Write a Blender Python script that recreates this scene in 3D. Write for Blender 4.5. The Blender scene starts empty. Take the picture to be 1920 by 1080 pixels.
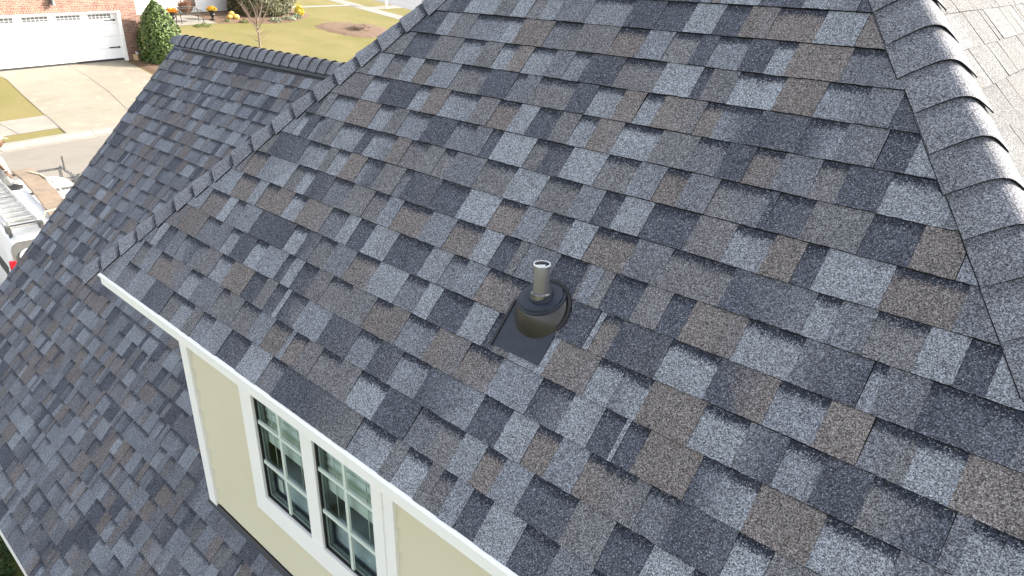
import bpy, bmesh, math, random
from mathutils import Vector, Matrix
random.seed(7)
S = bpy.context.scene
COL = S.collection
# ------------------------------------------------------------------ camera
YAW, PITCH, ROLL = -0.73049, 0.43105, -0.02259
CAM = Vector((4.23187, -1.22395, 1.68337))
fwd = Vector((math.sin(YAW)*math.cos(PITCH), math.cos(YAW)*math.cos(PITCH), -math.sin(PITCH)))
r0 = Vector((math.cos(YAW), -math.sin(YAW), 0)); d0 = fwd.cross(r0)
rt = r0*math.cos(ROLL)+d0*math.sin(ROLL); dn = -r0*math.sin(ROLL)+d0*math.cos(ROLL)
cd = bpy.data.cameras.new("camera"); cam = bpy.data.objects.new("camera", cd); COL.objects.link(cam)
M = Matrix.Identity(4)
for i in range(3):
    M[i][0] = rt[i]; M[i][1] = -dn[i]; M[i][2] = -fwd[i]; M[i][3] = CAM[i]
cam.matrix_world = M
cd.sensor_width = 36; cd.lens = 1339.9/1920*36; cd.clip_start = 0.05; cd.clip_end = 3000
S.camera = cam
# ------------------------------------------------------------------ light
SUN_AZ = Vector((0.38, 0.92, 0)).normalized()
SUN_EL = math.radians(25)
world = bpy.data.worlds.new("World"); S.world = world; world.use_nodes = True
wn = world.node_tree.nodes; wl = world.node_tree.links
bg = wn['Background']
sky = wn.new('ShaderNodeTexSky'); sky.sky_type = 'NISHITA'; sky.sun_disc = False
sky.sun_elevation = SUN_EL; sky.sun_rotation = math.atan2(SUN_AZ.x, SUN_AZ.y)
sky.air_density = 1.0; sky.dust_density = 2.5; sky.ozone_density = 1.0
hs = wn.new('ShaderNodeHueSaturation'); hs.inputs['Saturation'].default_value = 0.32
wl.new(sky.outputs[0], hs.inputs['Color']); wl.new(hs.outputs[0], bg.inputs[0])
bg.inputs[1].default_value = 0.11
sd = bpy.data.lights.new("sun", 'SUN'); sd.energy = 3.2; sd.angle = math.radians(0.5); sd.color = (1, .91, .78)
so = bpy.data.objects.new("sun", sd); COL.objects.link(so)
sv = SUN_AZ*math.cos(SUN_EL)+Vector((0, 0, math.sin(SUN_EL)))
so.rotation_euler = sv.to_track_quat('Z', 'Y').to_euler()
S.view_settings.view_transform = 'Standard'; S.view_settings.look = 'None'
S.view_settings.exposure = 2.28; S.view_settings.gamma = 1
# ------------------------------------------------------------------ materials
def nt(name):
    m = bpy.data.materials.new(name); m.use_nodes = True
    n = m.node_tree.nodes; l = m.node_tree.links; b = n['Principled BSDF']
    return m, n, l, b
def noise(n, l, scale, detail=3, rough=.5, vec=None, coord='Object'):
    t = n.new('ShaderNodeTexNoise'); t.inputs['Scale'].default_value = scale
    t.inputs['Detail'].default_value = detail; t.inputs['Roughness'].default_value = rough
    if vec is None:
        c = n.new('ShaderNodeTexCoord'); vec = c.outputs[coord]
    l.new(vec, t.inputs['Vector']); return t
def ramp(n, l, src, stops):
    r = n.new('ShaderNodeValToRGB'); l.new(src, r.inputs[0])
    e = r.color_ramp.elements
    while len(e) < len(stops): e.new(.5)
    for i, (p, c) in enumerate(stops):
        e[i].position = p; e[i].color = (*c, 1) if not isinstance(c, float) else (c, c, c, 1)
    return r
def mth(n, l, op, a, b=None, cl=False):
    m = n.new('ShaderNodeMath'); m.operation = op; m.use_clamp = cl
    for i, v in enumerate((a, b)):
        if v is None: continue
        if isinstance(v, (int, float)): m.inputs[i].default_value = v
        else: l.new(v, m.inputs[i])
    return m.outputs[0]
def mix(n, l, f, a, b, mode='MIX'):
    m = n.new('ShaderNodeMix'); m.data_type = 'RGBA'; m.blend_type = mode
    for s, v in ((m.inputs[0], f), (m.inputs[6], a), (m.inputs[7], b)):
        if isinstance(v, (int, float)): s.default_value = v
        elif isinstance(v, tuple): s.default_value = (*v, 1)
        else: l.new(v, s)
    return m.outputs[2]
def bump(n, l, b, h, strength, dist):
    u = n.new('ShaderNodeBump'); u.inputs['Strength'].default_value = strength; u.inputs['Distance'].default_value = dist
    l.new(h, u.inputs['Height']); l.new(u.outputs[0], b.inputs['Normal'])
def simple(name, c, rough=.6, metal=0, nscale=8, var=.12, bmp=0, coord='Object', spec=.5):
    m, n, l, b = nt(name)
    t = noise(n, l, nscale, 5, .6, coord=coord)
    lo = tuple(x*(1-var) for x in c); hi = tuple(min(1, x*(1+var)) for x in c)
    l.new(ramp(n, l, t.outputs[0], [(.3, lo), (.7, hi)]).outputs[0], b.inputs['Base Color'])
    b.inputs['Roughness'].default_value = rough; b.inputs['Metallic'].default_value = metal
    b.inputs['Specular IOR Level'].default_value = spec
    if bmp: bump(n, l, b, t.outputs[0], .5, bmp)
    return m
def shingle_mat():
    m, n, l, b = nt("asphalt_shingle")
    a = n.new('ShaderNodeAttribute'); a.attribute_name = 'tint'
    d = n.new('ShaderNodeAttribute'); d.attribute_name = 'data'
    sp = n.new('ShaderNodeSeparateXYZ'); l.new(d.outputs['Vector'], sp.inputs[0])
    v, band, edge = sp.outputs
    tc = n.new('ShaderNodeTexCoord').outputs['Object']
    rag = noise(n, l, 90, 3, .7, tc)
    r2 = noise(n, l, 16, 2, .5, tc)
    vv = mth(n, l, 'ADD', v, mth(n, l, 'MULTIPLY', mth(n, l, 'SUBTRACT', rag.outputs[0], .5), .24))
    vv = mth(n, l, 'ADD', vv, mth(n, l, 'MULTIPLY', mth(n, l, 'SUBTRACT', r2.outputs[0], .5), .16))
    g = n.new('ShaderNodeTexVoronoi'); g.inputs['Scale'].default_value = 370; l.new(tc, g.inputs['Vector'])
    gs = n.new('ShaderNodeSeparateColor'); l.new(g.outputs['Color'], gs.inputs[0])
    vv = mth(n, l, 'ADD', vv, mth(n, l, 'MULTIPLY', mth(n, l, 'SUBTRACT', gs.outputs[1], .5), .16))
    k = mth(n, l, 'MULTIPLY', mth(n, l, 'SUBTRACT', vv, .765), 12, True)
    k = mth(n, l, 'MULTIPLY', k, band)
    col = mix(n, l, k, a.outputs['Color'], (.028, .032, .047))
    # granules: per-granule brightness, some pale and some near black
    gr = ramp(n, l, gs.outputs[0], [(0, .20), (.3, .56), (.6, 1.0), (.85, 1.46), (1., 2.15)])
    col = mix(n, l, 1.0, col, gr.outputs[0], 'MULTIPLY')
    fl = ramp(n, l, gs.outputs[2], [(.90, 0.), (.985, 1.)])
    col = mix(n, l, mth(n, l, 'MULTIPLY', fl.outputs[0], .60), col, (.42, .43, .46))
    g2 = noise(n, l, 420, 2, .6, tc)
    col = mix(n, l, 1.0, col, ramp(n, l, g2.outputs[0], [(.3, .72), (.7, 1.28)]).outputs[0], 'MULTIPLY')
    lg = noise(n, l, 5, 4, .6, tc)
    col = mix(n, l, 1.0, col, ramp(n, l, lg.outputs[0], [(.3, .90), (.7, 1.10)]).outputs[0], 'MULTIPLY')
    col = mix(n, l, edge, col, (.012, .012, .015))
    l.new(col, b.inputs['Base Color']); b.inputs['Roughness'].default_value = .92
    b.inputs['Specular IOR Level'].default_value = .25
    bump(n, l, b, gs.outputs[0], .55, .0012)
    return m
MS = shingle_mat()
def trim_mat():
    m, n, l, b = nt("white_trim_paint")
    t = noise(n, l, 2.5, 5, .6); d = noise(n, l, 14, 6, .75)
    col = ramp(n, l, t.outputs[0], [(.3, (.85, .845, .835)), (.7, (.89, .885, .88))]).outputs[0]
    col = mix(n, l, ramp(n, l, d.outputs[0], [(.60, 0.), (.78, .35)]).outputs[0], col, (.55, .53, .49))
    l.new(col, b.inputs['Base Color']); b.inputs['Roughness'].default_value = .45; return m
M_WHITE = trim_mat()
def siding_mat():
    m, n, l, b = nt("cream_fibre_siding")
    t = noise(n, l, 1.2, 4); t2 = noise(n, l, 60, 4, .7)
    c = ramp(n, l, t.outputs[0], [(.3, (.62, .57, .42)), (.7, (.655, .61, .475))]).outputs[0]
    l.new(c, b.inputs['Base Color']); b.inputs['Roughness'].default_value = .55
    bump(n, l, b, t2.outputs[0], .15, .002); return m
M_SIDING = siding_mat()
M_DARKMETAL = simple("dark_flashing_metal", (.013, .015, .020), .5, .2, 6, .3)
M_PLASTIC = None
def plastic():
    m, n, l, b = nt("black_boot_plastic")
    t = noise(n, l, 30, 5, .7); t2 = noise(n, l, 260, 3, .6)
    c = mix(n, l, ramp(n, l, t.outputs[0], [(.45, 0.), (.75, 1.)]).outputs[0], (.009, .014, .028), (.019, .027, .045))
    c = mix(n, l, ramp(n, l, t2.outputs[0], [(.66, 0.), (.72, .6)]).outputs[0], c, (.16, .16, .16))
    l.new(c, b.inputs['Base Color'])
    l.new(ramp(n, l, t.outputs[0], [(.3, .30), (.7, .5)]).outputs[0], b.inputs['Roughness']); return m
M_PLASTIC = plastic()
def brushed(name, c, rough):
    m, n, l, b = nt(name)
    t = noise(n, l, 9, 6, .75)
    l.new(ramp(n, l, t.outputs[0], [(.3, tuple(x*.85 for x in c)), (.7, tuple(x*1.12 for x in c))]).outputs[0], b.inputs['Base Color'])
    b.inputs['Metallic'].default_value = .85; b.inputs['Roughness'].default_value = rough; return m
M_BOOTMETAL = brushed("weathered_brown_metal", (.042, .039, .038), .27); M_BOOTMETAL.node_tree.nodes["Principled BSDF"].inputs["Metallic"].default_value = .3
M_PIPE = brushed("grey_pipe_metal", (.20, .195, .20), .26); M_PIPE.node_tree.nodes["Principled BSDF"].inputs["Metallic"].default_value = .4
M_GAPSHADE = simple("black_gap_shade", (.010, .010, .012), .55, nscale=60, var=.3)
M_RIM = simple("scuffed_white_rim", (.7, .72, .74), .5, nscale=60, var=.2)
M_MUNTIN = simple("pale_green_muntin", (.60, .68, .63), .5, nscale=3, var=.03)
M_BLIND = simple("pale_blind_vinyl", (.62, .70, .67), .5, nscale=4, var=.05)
M_BLACKGAP = simple("black_window_gasket", (.01, .01, .01), .5)
M_ROOM = simple("dark_room_paint", (.12, .062, .042), .8, nscale=2, var=.3)
M_PANEL = simple("grey_blue_panel", (.40, .48, .52), .7, nscale=6, var=.25)
def glass():
    m, n, l, b = nt("window_glass")
    n.remove(b); out = n['Material Output']
    tr = n.new('ShaderNodeBsdfTransparent'); tr.inputs[0].default_value = (.90, .95, .93, 1)
    gl = n.new('ShaderNodeBsdfGlossy'); gl.inputs['Roughness'].default_value = .02; gl.inputs[0].default_value = (.7, .8, .78, 1)
    fr = n.new('ShaderNodeFresnel'); fr.inputs[0].default_value = 1.33
    mx = n.new('ShaderNodeMixShader'); l.new(fr.outputs[0], mx.inputs[0]); l.new(tr.outputs[0], mx.inputs[1]); l.new(gl.outputs[0], mx.inputs[2])
    l.new(mx.outputs[0], out.inputs[0]); return m
M_GLASS = glass()
# ------------------------------------------------------------------ helpers
def tag(o, label=None, cat=None, group=None, kind=None):
    if label: o['label'] = label
    if cat: o['category'] = cat
    if group: o['group'] = group
    if kind: o['kind'] = kind
    return o
def empty(name, loc=(0, 0, 0), rz=0, label=None, cat=None, group=None):
    o = bpy.data.objects.new(name, None); COL.objects.link(o); o.location = loc; o.rotation_euler = (0, 0, rz)
    o.empty_display_size = .2
    return tag(o, label, cat, group)
class MB:
    """collects faces, then builds ONE mesh object"""
    def __init__(s): s.v = []; s.f = []; s.mi = []; s.c = []; s.d = []
    def face(s, pts, mi=0, cols=None, data=None):
        i = len(s.v); s.v += [tuple(p) for p in pts]; s.f.append(tuple(range(i, i+len(pts)))); s.mi.append(mi)
        if cols is not None:
            s.c += [(*c, 1.) for c in cols]; s.d += [(*d, 1.) for d in data]
    def box(s, a, b, mi=0, X=None, Y=None, Z=None, O=(0, 0, 0)):
        X = X or Vector((1, 0, 0)); Y = Y or Vector((0, 1, 0)); Z = Z or Vector((0, 0, 1)); O = Vector(O)
        P = lambda i, j, k: O+X*(a[0], b[0])[i]+Y*(a[1], b[1])[j]+Z*(a[2], b[2])[k]
        for q in (((0,0,0),(0,1,0),(1,1,0),(1,0,0)), ((0,0,1),(1,0,1),(1,1,1),(0,1,1)), ((0,0,0),(1,0,0),(1,0,1),(0,0,1)),
                  ((0,1,0),(0,1,1),(1,1,1),(1,1,0)), ((0,0,0),(0,0,1),(0,1,1),(0,1,0)), ((1,0,0),(1,1,0),(1,1,1),(1,0,1))):
            s.face([P(*t) for t in q], mi)
    def tube(s, pts, r, n=8, mi=0, cap=True):
        pts = [Vector(p) for p in pts]; rs = r if isinstance(r, (list, tuple)) else [r]*len(pts); rings = []
        for i, p in enumerate(pts):
            d = (pts[min(i+1, len(pts)-1)]-pts[max(i-1, 0)]).normalized()
            u = d.cross(Vector((0, 0, 1)))
            if u.length < .05: u = d.cross(Vector((1, 0, 0)))
            u.normalize(); w = d.cross(u)
            rings.append([p+(u*math.cos(6.2832*k/n)+w*math.sin(6.2832*k/n))*rs[i] for k in range(n)])
        for a, b in zip(rings, rings[1:]):
            for k in range(n): s.face([a[k], a[(k+1) % n], b[(k+1) % n], b[k]], mi)
        if cap: s.face(rings[0][::-1], mi); s.face(rings[-1], mi)
    def loft(s, rings, mi=0, cap0=True, cap1=True):
        for a, b in zip(rings, rings[1:]):
            n = len(a)
            for k in range(n): s.face([a[k], a[(k+1) % n], b[(k+1) % n], b[k]], mi)
        if cap0: s.face(rings[0][::-1], mi)
        if cap1: s.face(rings[-1], mi)
    def build(s, name, mat, parent=None, smooth=False, weld=True, bevel=0, loc=None):
        me = bpy.data.meshes.new(name); me.from_pydata(s.v, [], s.f)
        for m in (mat if isinstance(mat, (list, tuple)) else [mat]): me.materials.append(m)
        me.polygons.foreach_set('material_index', s.mi)
        if s.c:
            for nm, arr in (('tint', s.c), ('data', s.d)):
                at = me.attributes.new(nm, 'FLOAT_COLOR', 'CORNER'); at.data.foreach_set('color', [x for c in arr for x in c])
        elif weld:
            bm = bmesh.new(); bm.from_mesh(me); bmesh.ops.remove_doubles(bm, verts=bm.verts, dist=1e-5)
            bmesh.ops.recalc_face_normals(bm, faces=bm.faces); bm.to_mesh(me); bm.free()
        if smooth: me.polygons.foreach_set('use_smooth', [True]*len(me.polygons))
        me.update()
        o = bpy.data.objects.new(name, me); COL.objects.link(o)
        if parent:
            o.parent = parent
        if bevel:
            md = o.modifiers.new('b', 'BEVEL'); md.width = bevel; md.segments = 2; md.limit_method = 'ANGLE'
        if smooth:
            md = o.modifiers.new('e', 'EDGE_SPLIT'); md.split_angle = math.radians(35)
        if loc: o.location = loc
        return o
def structure(o): o['kind'] = 'structure'; return o
# ------------------------------------------------------------------ site frame: u runs away from us across the street, c along the kerb
P0 = Vector((-23.15, 4.54, 0)); NU = Vector((-.991, -.134, 0)).normalized(); CU = Vector((-.134, .991, 0)).normalized()
ZS = -4.27
def gz(u):
    if u < -9.5: return -4.6
    if u < -7.6: return -4.6+(u+9.5)/1.9*.45
    if u < 0: return -4.15+(-.12 if u > -7.5 else 0)
    if u < 26: return -4.15+.134*u
    return -4.15+.134*26+(1-math.exp(-(u-26)/30))*.8
def UC(u, c, z=0): p = P0+NU*u+CU*c; return Vector((p.x, p.y, z))
# ------------------------------------------------------------------ shingle generator
PAL = {'L': (.205, .220, .248), 'M': (.124, .129, .150), 'D': (.066, .071, .092), 'B': (.148, .130, .127), 'G': (.134, .131, .140),
       'S': (.164, .175, .203)}
def clip(poly, a, b, c):  # keep a*x+b*s<=c
    out = []
    for i in range(len(poly)):
        p, q = poly[i], poly[(i+1) % len(poly)]
        fp = a*p[0]+b*p[1]-c; fq = a*q[0]+b*q[1]-c
        if fp <= 0: out.append(p)
        if fp*fq < 0:
            t = fp/(fp-fq); out.append((p[0]+(q[0]-p[0])*t, p[1]+(q[1]-p[1])*t))
    return out
EXP = .143
# the coloured tabs of the main slope, course by course from the eave: x and T(ooth)/R(ecess) with colour letters
ROWS_A = {
    0: "-0.057:TG 0.06:TL 0.173:RM 0.318:TS 0.515:TD 0.732:RG 0.853:RL 0.97:TG 1.061:RS 1.176:TL 1.325:RD 1.502:TL 1.677:RGM 1.793:TD 1.979:TDG 2.326:RSL 2.519:TG 2.59:RL 2.709:TG 2.768:RG 2.834:TS 2.912:RD 3.001:TL 3.146:RD 3.274:TM 3.399:RL 3.515:TG",
    1: "-0.031:TS 0.073:TS 0.192:RG 0.289:TS 0.417:RB 0.548:TBM 0.758:RL 0.883:TM 1.091:RG 1.157:TG 1.291:RG 1.443:TS 1.564:RB 1.701:TS 1.733:RB 1.826:TG 1.931:RG 2.068:TG 2.193:RL 2.361:TD 2.547:RM 2.663:RG 2.773:TL 2.88:RB 2.966:TS 3.083:RD 3.264:TG 3.4:RD 3.525:TL 3.652:RM",
    2: "0.051:TG 0.15:TM 0.246:TL 0.331:RD 0.431:TM 0.535:RSD 0.696:RMG 0.785:TG 0.92:RL 1.049:TB 1.236:RD 1.352:TG 1.44:RD 1.52:TL 1.553:RDG 1.688:TS 1.871:TD 2.069:RS 2.2:TD 2.333:RS 2.492:TDS 2.77:RD 2.903:TL 3.019:RB 3.115:TS 3.227:RBG 3.397:TG 3.444:RM 3.541:TD 3.717:RL 3.814:TG",
    3: "0.147:TG 0.241:TG 0.398:TB 0.616:RM 0.763:TM 0.876:RL 0.971:TD 1.115:RL 1.215:TS 1.388:RD 1.445:TL 1.523:RD 1.636:TG 1.745:RG 1.887:TG 2.054:RB 2.158:TB 2.263:RS 2.363:RM 2.432:TBG 2.603:RB 2.762:TS 2.945:RDM 3.08:TL 3.2:RD 3.281:TL 3.299:RD 3.364:TB 3.541:RDL 3.717:TB 3.893:RL 4.066:TM",
    4: "0.239:TS 0.337:TS 0.501:RB 0.687:TL 0.772:RM 0.855:TS 1.008:TD 1.321:RL 1.43:TDM 1.529:RG 1.65:TM 1.8:RB 1.96:TL 2.145:RM 2.268:TL 2.351:RD 2.519:TL 2.648:RD 2.698:TG 2.776:TS 2.896:TL 2.932:TB 3.104:RL 3.196:RML 3.303:TB 3.483:RL 3.622:TMD 3.738:RS 3.836:TD 3.955:RGD 4.141:TM 4.18:RL",
    5: "0.358:TS 0.458:TS 0.671:RB 0.844:TL 0.93:RB 1.033:TB 1.169:RL 1.287:TB 1.488:RM 1.619:TL 1.705:RD 1.812:TL 1.969:RD 2.091:RD 2.183:TL 2.303:RM 2.387:TS 2.504:RBG 2.828:TG 2.915:TD 3.021:TL 3.046:RB 3.113:TD 3.298:RL 3.463:TDB 3.648:RS 3.788:TB 3.904:RMG 4.014:RL 4.12:TB 4.237:TB",
    6: "0.47:TG 0.558:TG 0.644:RB 0.795:TSL 1.059:RG 1.149:RL 1.232:TD 1.379:RM 1.529:TG 1.691:RG 1.796:TS 1.889:RB 2.077:TS 2.225:RB 2.382:TL 2.484:RD 2.574:TG 2.615:TM 2.691:TM 2.764:RD 2.891:TG 2.903:TS 2.96:TG 3.005:RD 3.129:TG 3.228:RD 3.308:TB 3.486:RL 3.66:TMD 3.848:RS 3.884:TM 3.99:RD 4.2:TM",
    7: "0.563:TG 0.647:TG 0.756:TD 1.036:RSL 1.22:TG 1.288:RL 1.381:TB 1.513:RSD 1.644:TG 1.788:RM 1.843:TD 2.033:RD 2.204:TL 2.38:RB 2.515:TS 2.633:RG 2.739:TL 2.851:RB 3.019:TM 3.156:RG 3.377:TDM 3.636:RL 3.705:TM 3.803:RG 3.934:TL 4.03:RD 4.103:TL",
    8: "1.035:TM 1.129:TG 1.198:RL 1.385:RD 1.459:RLM 1.625:TB 1.721:RG 1.845:TG 1.943:RG 2.019:TM 2.198:RG 2.371:TL 2.536:RG 2.696:TS 2.804:RD 2.889:TL 3.01:RD 3.184:TG 3.321:RL 3.444:TB 3.545:RD 3.609:TL 3.798:RB 3.98:TM",
    9: "0.939:TG 1.023:RS 1.196:TB 1.381:RL 1.494:TG 1.593:RS 1.754:TD 1.923:RM 2.049:TM 2.138:RD 2.199:TL 2.383:RG 2.46:RD 2.569:TL 2.734:RG 2.874:TS 2.986:RB 3.079:TM 3.193:RGM 3.375:TD 3.398:RD 3.511:TG 3.685:RD 3.822:TB 3.941:TS",
    10: "0.954:TG 0.996:TG 1.201:RL 1.336:TD 1.563:RL 1.654:TB 1.774:RLS 1.965:TG 2.084:RB 2.205:TL 2.309:RD 2.43:TG 2.526:RL 2.614:TB 2.73:RL 2.894:TG 3.046:RM 3.158:TD 3.258:RB 3.357:TM 3.478:RG 3.56:TD 3.684:RL 3.862:TM",
    11: "1.017:TG 1.063:TG 1.141:TL 1.256:RG 1.376:TL 1.487:RB 1.584:TS 1.741:RG 1.933:TD 2.099:RM 2.15:TM 2.233:RG 2.427:TD 2.531:RL 2.656:TB 2.753:RL 2.83:TBG 3.007:RB 3.075:RSD 3.214:TD 3.379:RDS 3.499:TM 3.623:RD 3.709:TL",
    12: "1.123:TG 1.177:TG 1.31:RD 1.486:TG 1.661:RL 1.808:TG 1.919:RL 2.009:TB 2.1:RL 2.229:TM 2.327:RS 2.41:TD 2.579:RG 2.766:TL 2.923:RD 2.963:TG 3.068:RL 3.235:TB 3.376:RSM 3.512:TM 3.611:RD 3.709:TM",
    13: "1.224:TD 1.292:TD 1.442:TL 1.534:TG 1.659:RS 1.873:RL 1.955:TB 2.132:RMG 2.284:TG 2.477:RB 2.612:TS 2.73:RG 2.849:TD 2.921:RS 3.048:TD 3.146:RL 3.216:TB 3.403:RM 3.558:TM",
    14: "1.351:TM 1.43:TD 1.549:TL 1.747:TG 1.85:TL 1.948:RG 2.024:RL 2.109:TM 2.275:RS 2.476:TD 2.623:RD 2.755:TL 2.88:RD 2.982:TB 3.09:RB 3.258:TL 3.398:TB 3.505:TM",
    15: "1.5:TM 1.682:RL 1.853:TD 2.091:RS 2.309:TG 2.598:RD 2.768:TL 2.808:TB 2.845:TL 3.001:RD 3.16:TLM 3.351:TD 3.452:TM",
}
def shingles(name, O, X, SL, s_start, ncourse, x0, x1, clips, parent, pieces=None, seed=1, jit=.0012, warm=1., skip=None, gain=1., hue=(1, 1, 1), flat=0., bandk=1., th=((.0098, .0045), (.0080, .0017))):
    R = random.Random(seed); O = Vector(O); N = X.cross(SL).normalized(); mb = MB()
    def P(x, s, h): return O+X*x+SL*s+N*h
    def prism(poly, hb, ht, s0, band, c1, c2, xa, xb):
        for a, b, c in clips:
            poly = clip(poly, a, b, c)
            if len(poly) < 3: return
        top = []; cols = []; dat = []
        for (x, s) in poly:
            t = (s-s0)/EXP; top.append(P(x, s, hb+(ht-hb)*t)); k = min(1, max(0, (x-xa)/max(1e-4, xb-xa)))
            k = k*k*(3-2*k)
            cols.append(tuple(c1[i]+(c2[i]-c1[i])*k for i in range(3))); dat.append((t, band, 0))
        mb.face(top, 0, cols, dat)
        m = len(poly)
        for i in range(m):
            j = (i+1) % m
            if poly[i][1] > s0+EXP*.98 and poly[j][1] > s0+EXP*.98: continue
            a = P(*poly[i], -.003); b = P(*poly[j], -.003)
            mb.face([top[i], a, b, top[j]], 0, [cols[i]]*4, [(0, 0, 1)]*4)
    def pick(kind):
        if kind == 'T': k = R.choices('LSMDBG', (12, 15, 20, 20, 22, 11))[0]
        else: k = R.choices('LSMDBG', (22, 20, 22, 14, 12, 10))[0]
        c = PAL[k]; g = R.uniform(.88, 1.12)*gain; return tuple((v*(1-flat)+m_*flat)*g*h for v, m_, h in zip(c, (.165, .165, .17), hue))
    for n in range(ncourse):
        s0 = s_start+n*EXP
        row = pieces.get(n) if pieces else None
        lst = []
        def fill(x, x1, kind):
            while x < x1 - .03:
                w = min(R.choice((.06, .085, .11, .14, .17)), x1-x)
                if x1-x-w < .03: w = x1-x
                c1 = pick(kind); lst.append((x, x+w, kind, c1, c1)); x += w; kind = 'R' if kind == 'T' else 'T'
        if row:
            it = [t.split(':') for t in row.split()]; it = [(float(a), b) for a, b in it]
            fill(x0, it[0][0], 'T')
            def tone(k):
                g = R.uniform(.92, 1.08)*gain; return tuple(v*g for v in PAL[k])
            for q, (xa, code) in enumerate(it):
                xb = it[q+1][0] if q+1 < len(it) else xa+.14
                c1 = tone(code[1]); c2 = tone(code[2]) if len(code) > 2 else (c1 if R.random() < .6 else tuple(a*.75+b*.25 for a, b in zip(c1, tone(R.choice('SMG')))))
                lst.append((xa, xb, code[0], c1, c2))
            fill(it[-1][0]+.14, x1, 'R')
        else:
            x = x0-R.uniform(0, .2); kind = R.choice('TR')
            while x < x1:
                w = R.choice((.05, .065, .085, .1, .12, .14, .16, .185)) if kind == 'T' else R.choice((.06, .08, .1, .13, .15, .18))
                if R.random() < .05: w = .022
                c1 = pick(kind); c2 = c1 if R.random() < .62 else pick(kind)
                lst.append((x, x+w, kind, c1, c2)); x += w; kind = ('R' if kind == 'T' else 'T') if R.random() < .86 else kind
        joint = x0+R.uniform(0, 1)
        ph = R.uniform(0, 6); amp = R.uniform(.0005, .002)
        for (xa, xb, kind, c1, c2) in lst:
            if skip and skip((xa+xb)/2, s0): continue
            tooth = kind == 'T'
            hb, ht = th[0] if tooth else th[1]
            hb += R.uniform(-.0006, .0012); ht += R.uniform(-.0004, .0004)
            dx = R.uniform(-.002, .002); g = .0006 if R.random() < .8 else .0016
            xa2, xb2 = xa+g, xb-g
            if not tooth: xa2 -= .002; xb2 += .002
            ns = max(1, int((xb2-xa2)/.018)) if jit > 0 else 1
            poly = []
            for i in range(ns+1):
                xx = xa2+(xb2-xa2)*i/ns
                poly.append((xx, s0+amp*math.sin(xx*5+ph)+R.uniform(-jit, jit)))
            poly += [(xb2+dx, s0+EXP), (xa2+dx, s0+EXP)]
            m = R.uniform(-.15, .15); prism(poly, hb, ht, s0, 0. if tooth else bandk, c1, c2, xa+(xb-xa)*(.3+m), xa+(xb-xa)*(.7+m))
    return mb.build(name, MS, parent)
def sheet(name, pts, mat, parent, thick=None):
    mb = MB(); mb.face(pts)
    return mb.build(name, mat, parent)
PA = .80610; PB = .78935
cA, sA = math.cos(PA), math.sin(PA); cB, sB = math.cos(PB), math.sin(PB)
HL, HR = -.19, 5.045      # hip lines meet the eave here
APY = (HR-HL)/2; APX = (HR+HL)/2
YR, ZR = 2.5335, .8094     # lower roof ridge
NB = 32.05; YE = YR-NB*EXP*cB; ZE = ZR-NB*EXP*sB
XL = -4.195; XR = 7.5
house = empty("shingled_house", (0, 0, -4.6), label="cream sided house in the foreground with grey shingle roofs and a paired dormer window", cat="house")
hp = house
def H(o): # keep world coordinates for children built in world space
    o.matrix_parent_inverse = Matrix.Translation((0, 0, 4.6)); return o
X_ = Vector((1, 0, 0)); Y_ = Vector((0, 1, 0)); Z_ = Vector((0, 0, 1))
# decks under the shingles
M_DECK = simple("roof_felt", (.012, .012, .014), .9)
def solid(name, pts, off, mat, parent):   # a slab: polygon and its copy pushed by off
    mb = MB(); off = Vector(off); a = [Vector(p) for p in pts]; b = [p+off for p in a]
    mb.face(a); mb.face(b[::-1])
    for i in range(len(a)):
        j = (i+1) % len(a); mb.face([a[i], b[i], b[j], a[j]])
    return mb.build(name, mat, parent)
apex = Vector((APX, APY, APY*math.tan(PA)))
zA = apex.z
YB = 9.0
H(shingles("upper_roof_front", (0, 0, 0), X_, Vector((0, cA, sA)), -.010, 27, HL-.2, HR+.2,
    [(-1, cA, -HL), (1, cA, HR)], hp, pieces=ROWS_A, seed=11, gain=1.06))
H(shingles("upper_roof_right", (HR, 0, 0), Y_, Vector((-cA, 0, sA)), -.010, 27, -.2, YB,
    [(-1, cA, .0)], hp, seed=12, jit=.0006, gain=.52, flat=.6, bandk=.2, th=((.0050, .0030), (.0042, .0018))))  # sun glare put into the colour: tab tones flattened, bands weakened
H(shingles("upper_roof_left", (HL, 0, 0), -Y_, Vector((cA, 0, sA)), -.010, 27, -YB, .2,
    [(1, cA, .0)], hp, seed=13, jit=0))
mb = MB()
e = -.004
for tri in ([(HL, 0, e), (HR, 0, e), (APX, APY, zA+e)], [(HR, 0, e), (HR, YB, e), (APX, YB, zA+e), (APX, APY, zA+e)],
            [(HL, 0, e), (APX, APY, zA+e), (APX, YB, zA+e), (HL, YB, e)]):
    mb.face(tri)
# soffit, closing the hip volume
mb.face([(HL, 0, e), (HL, YB, e), (HR, YB, e), (HR, 0, e)])
mb.face([(HL, YB, e), (APX, YB, zA+e), (HR, YB, e)])
H(mb.build("upper_roof_deck", M_DECK, hp))
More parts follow.
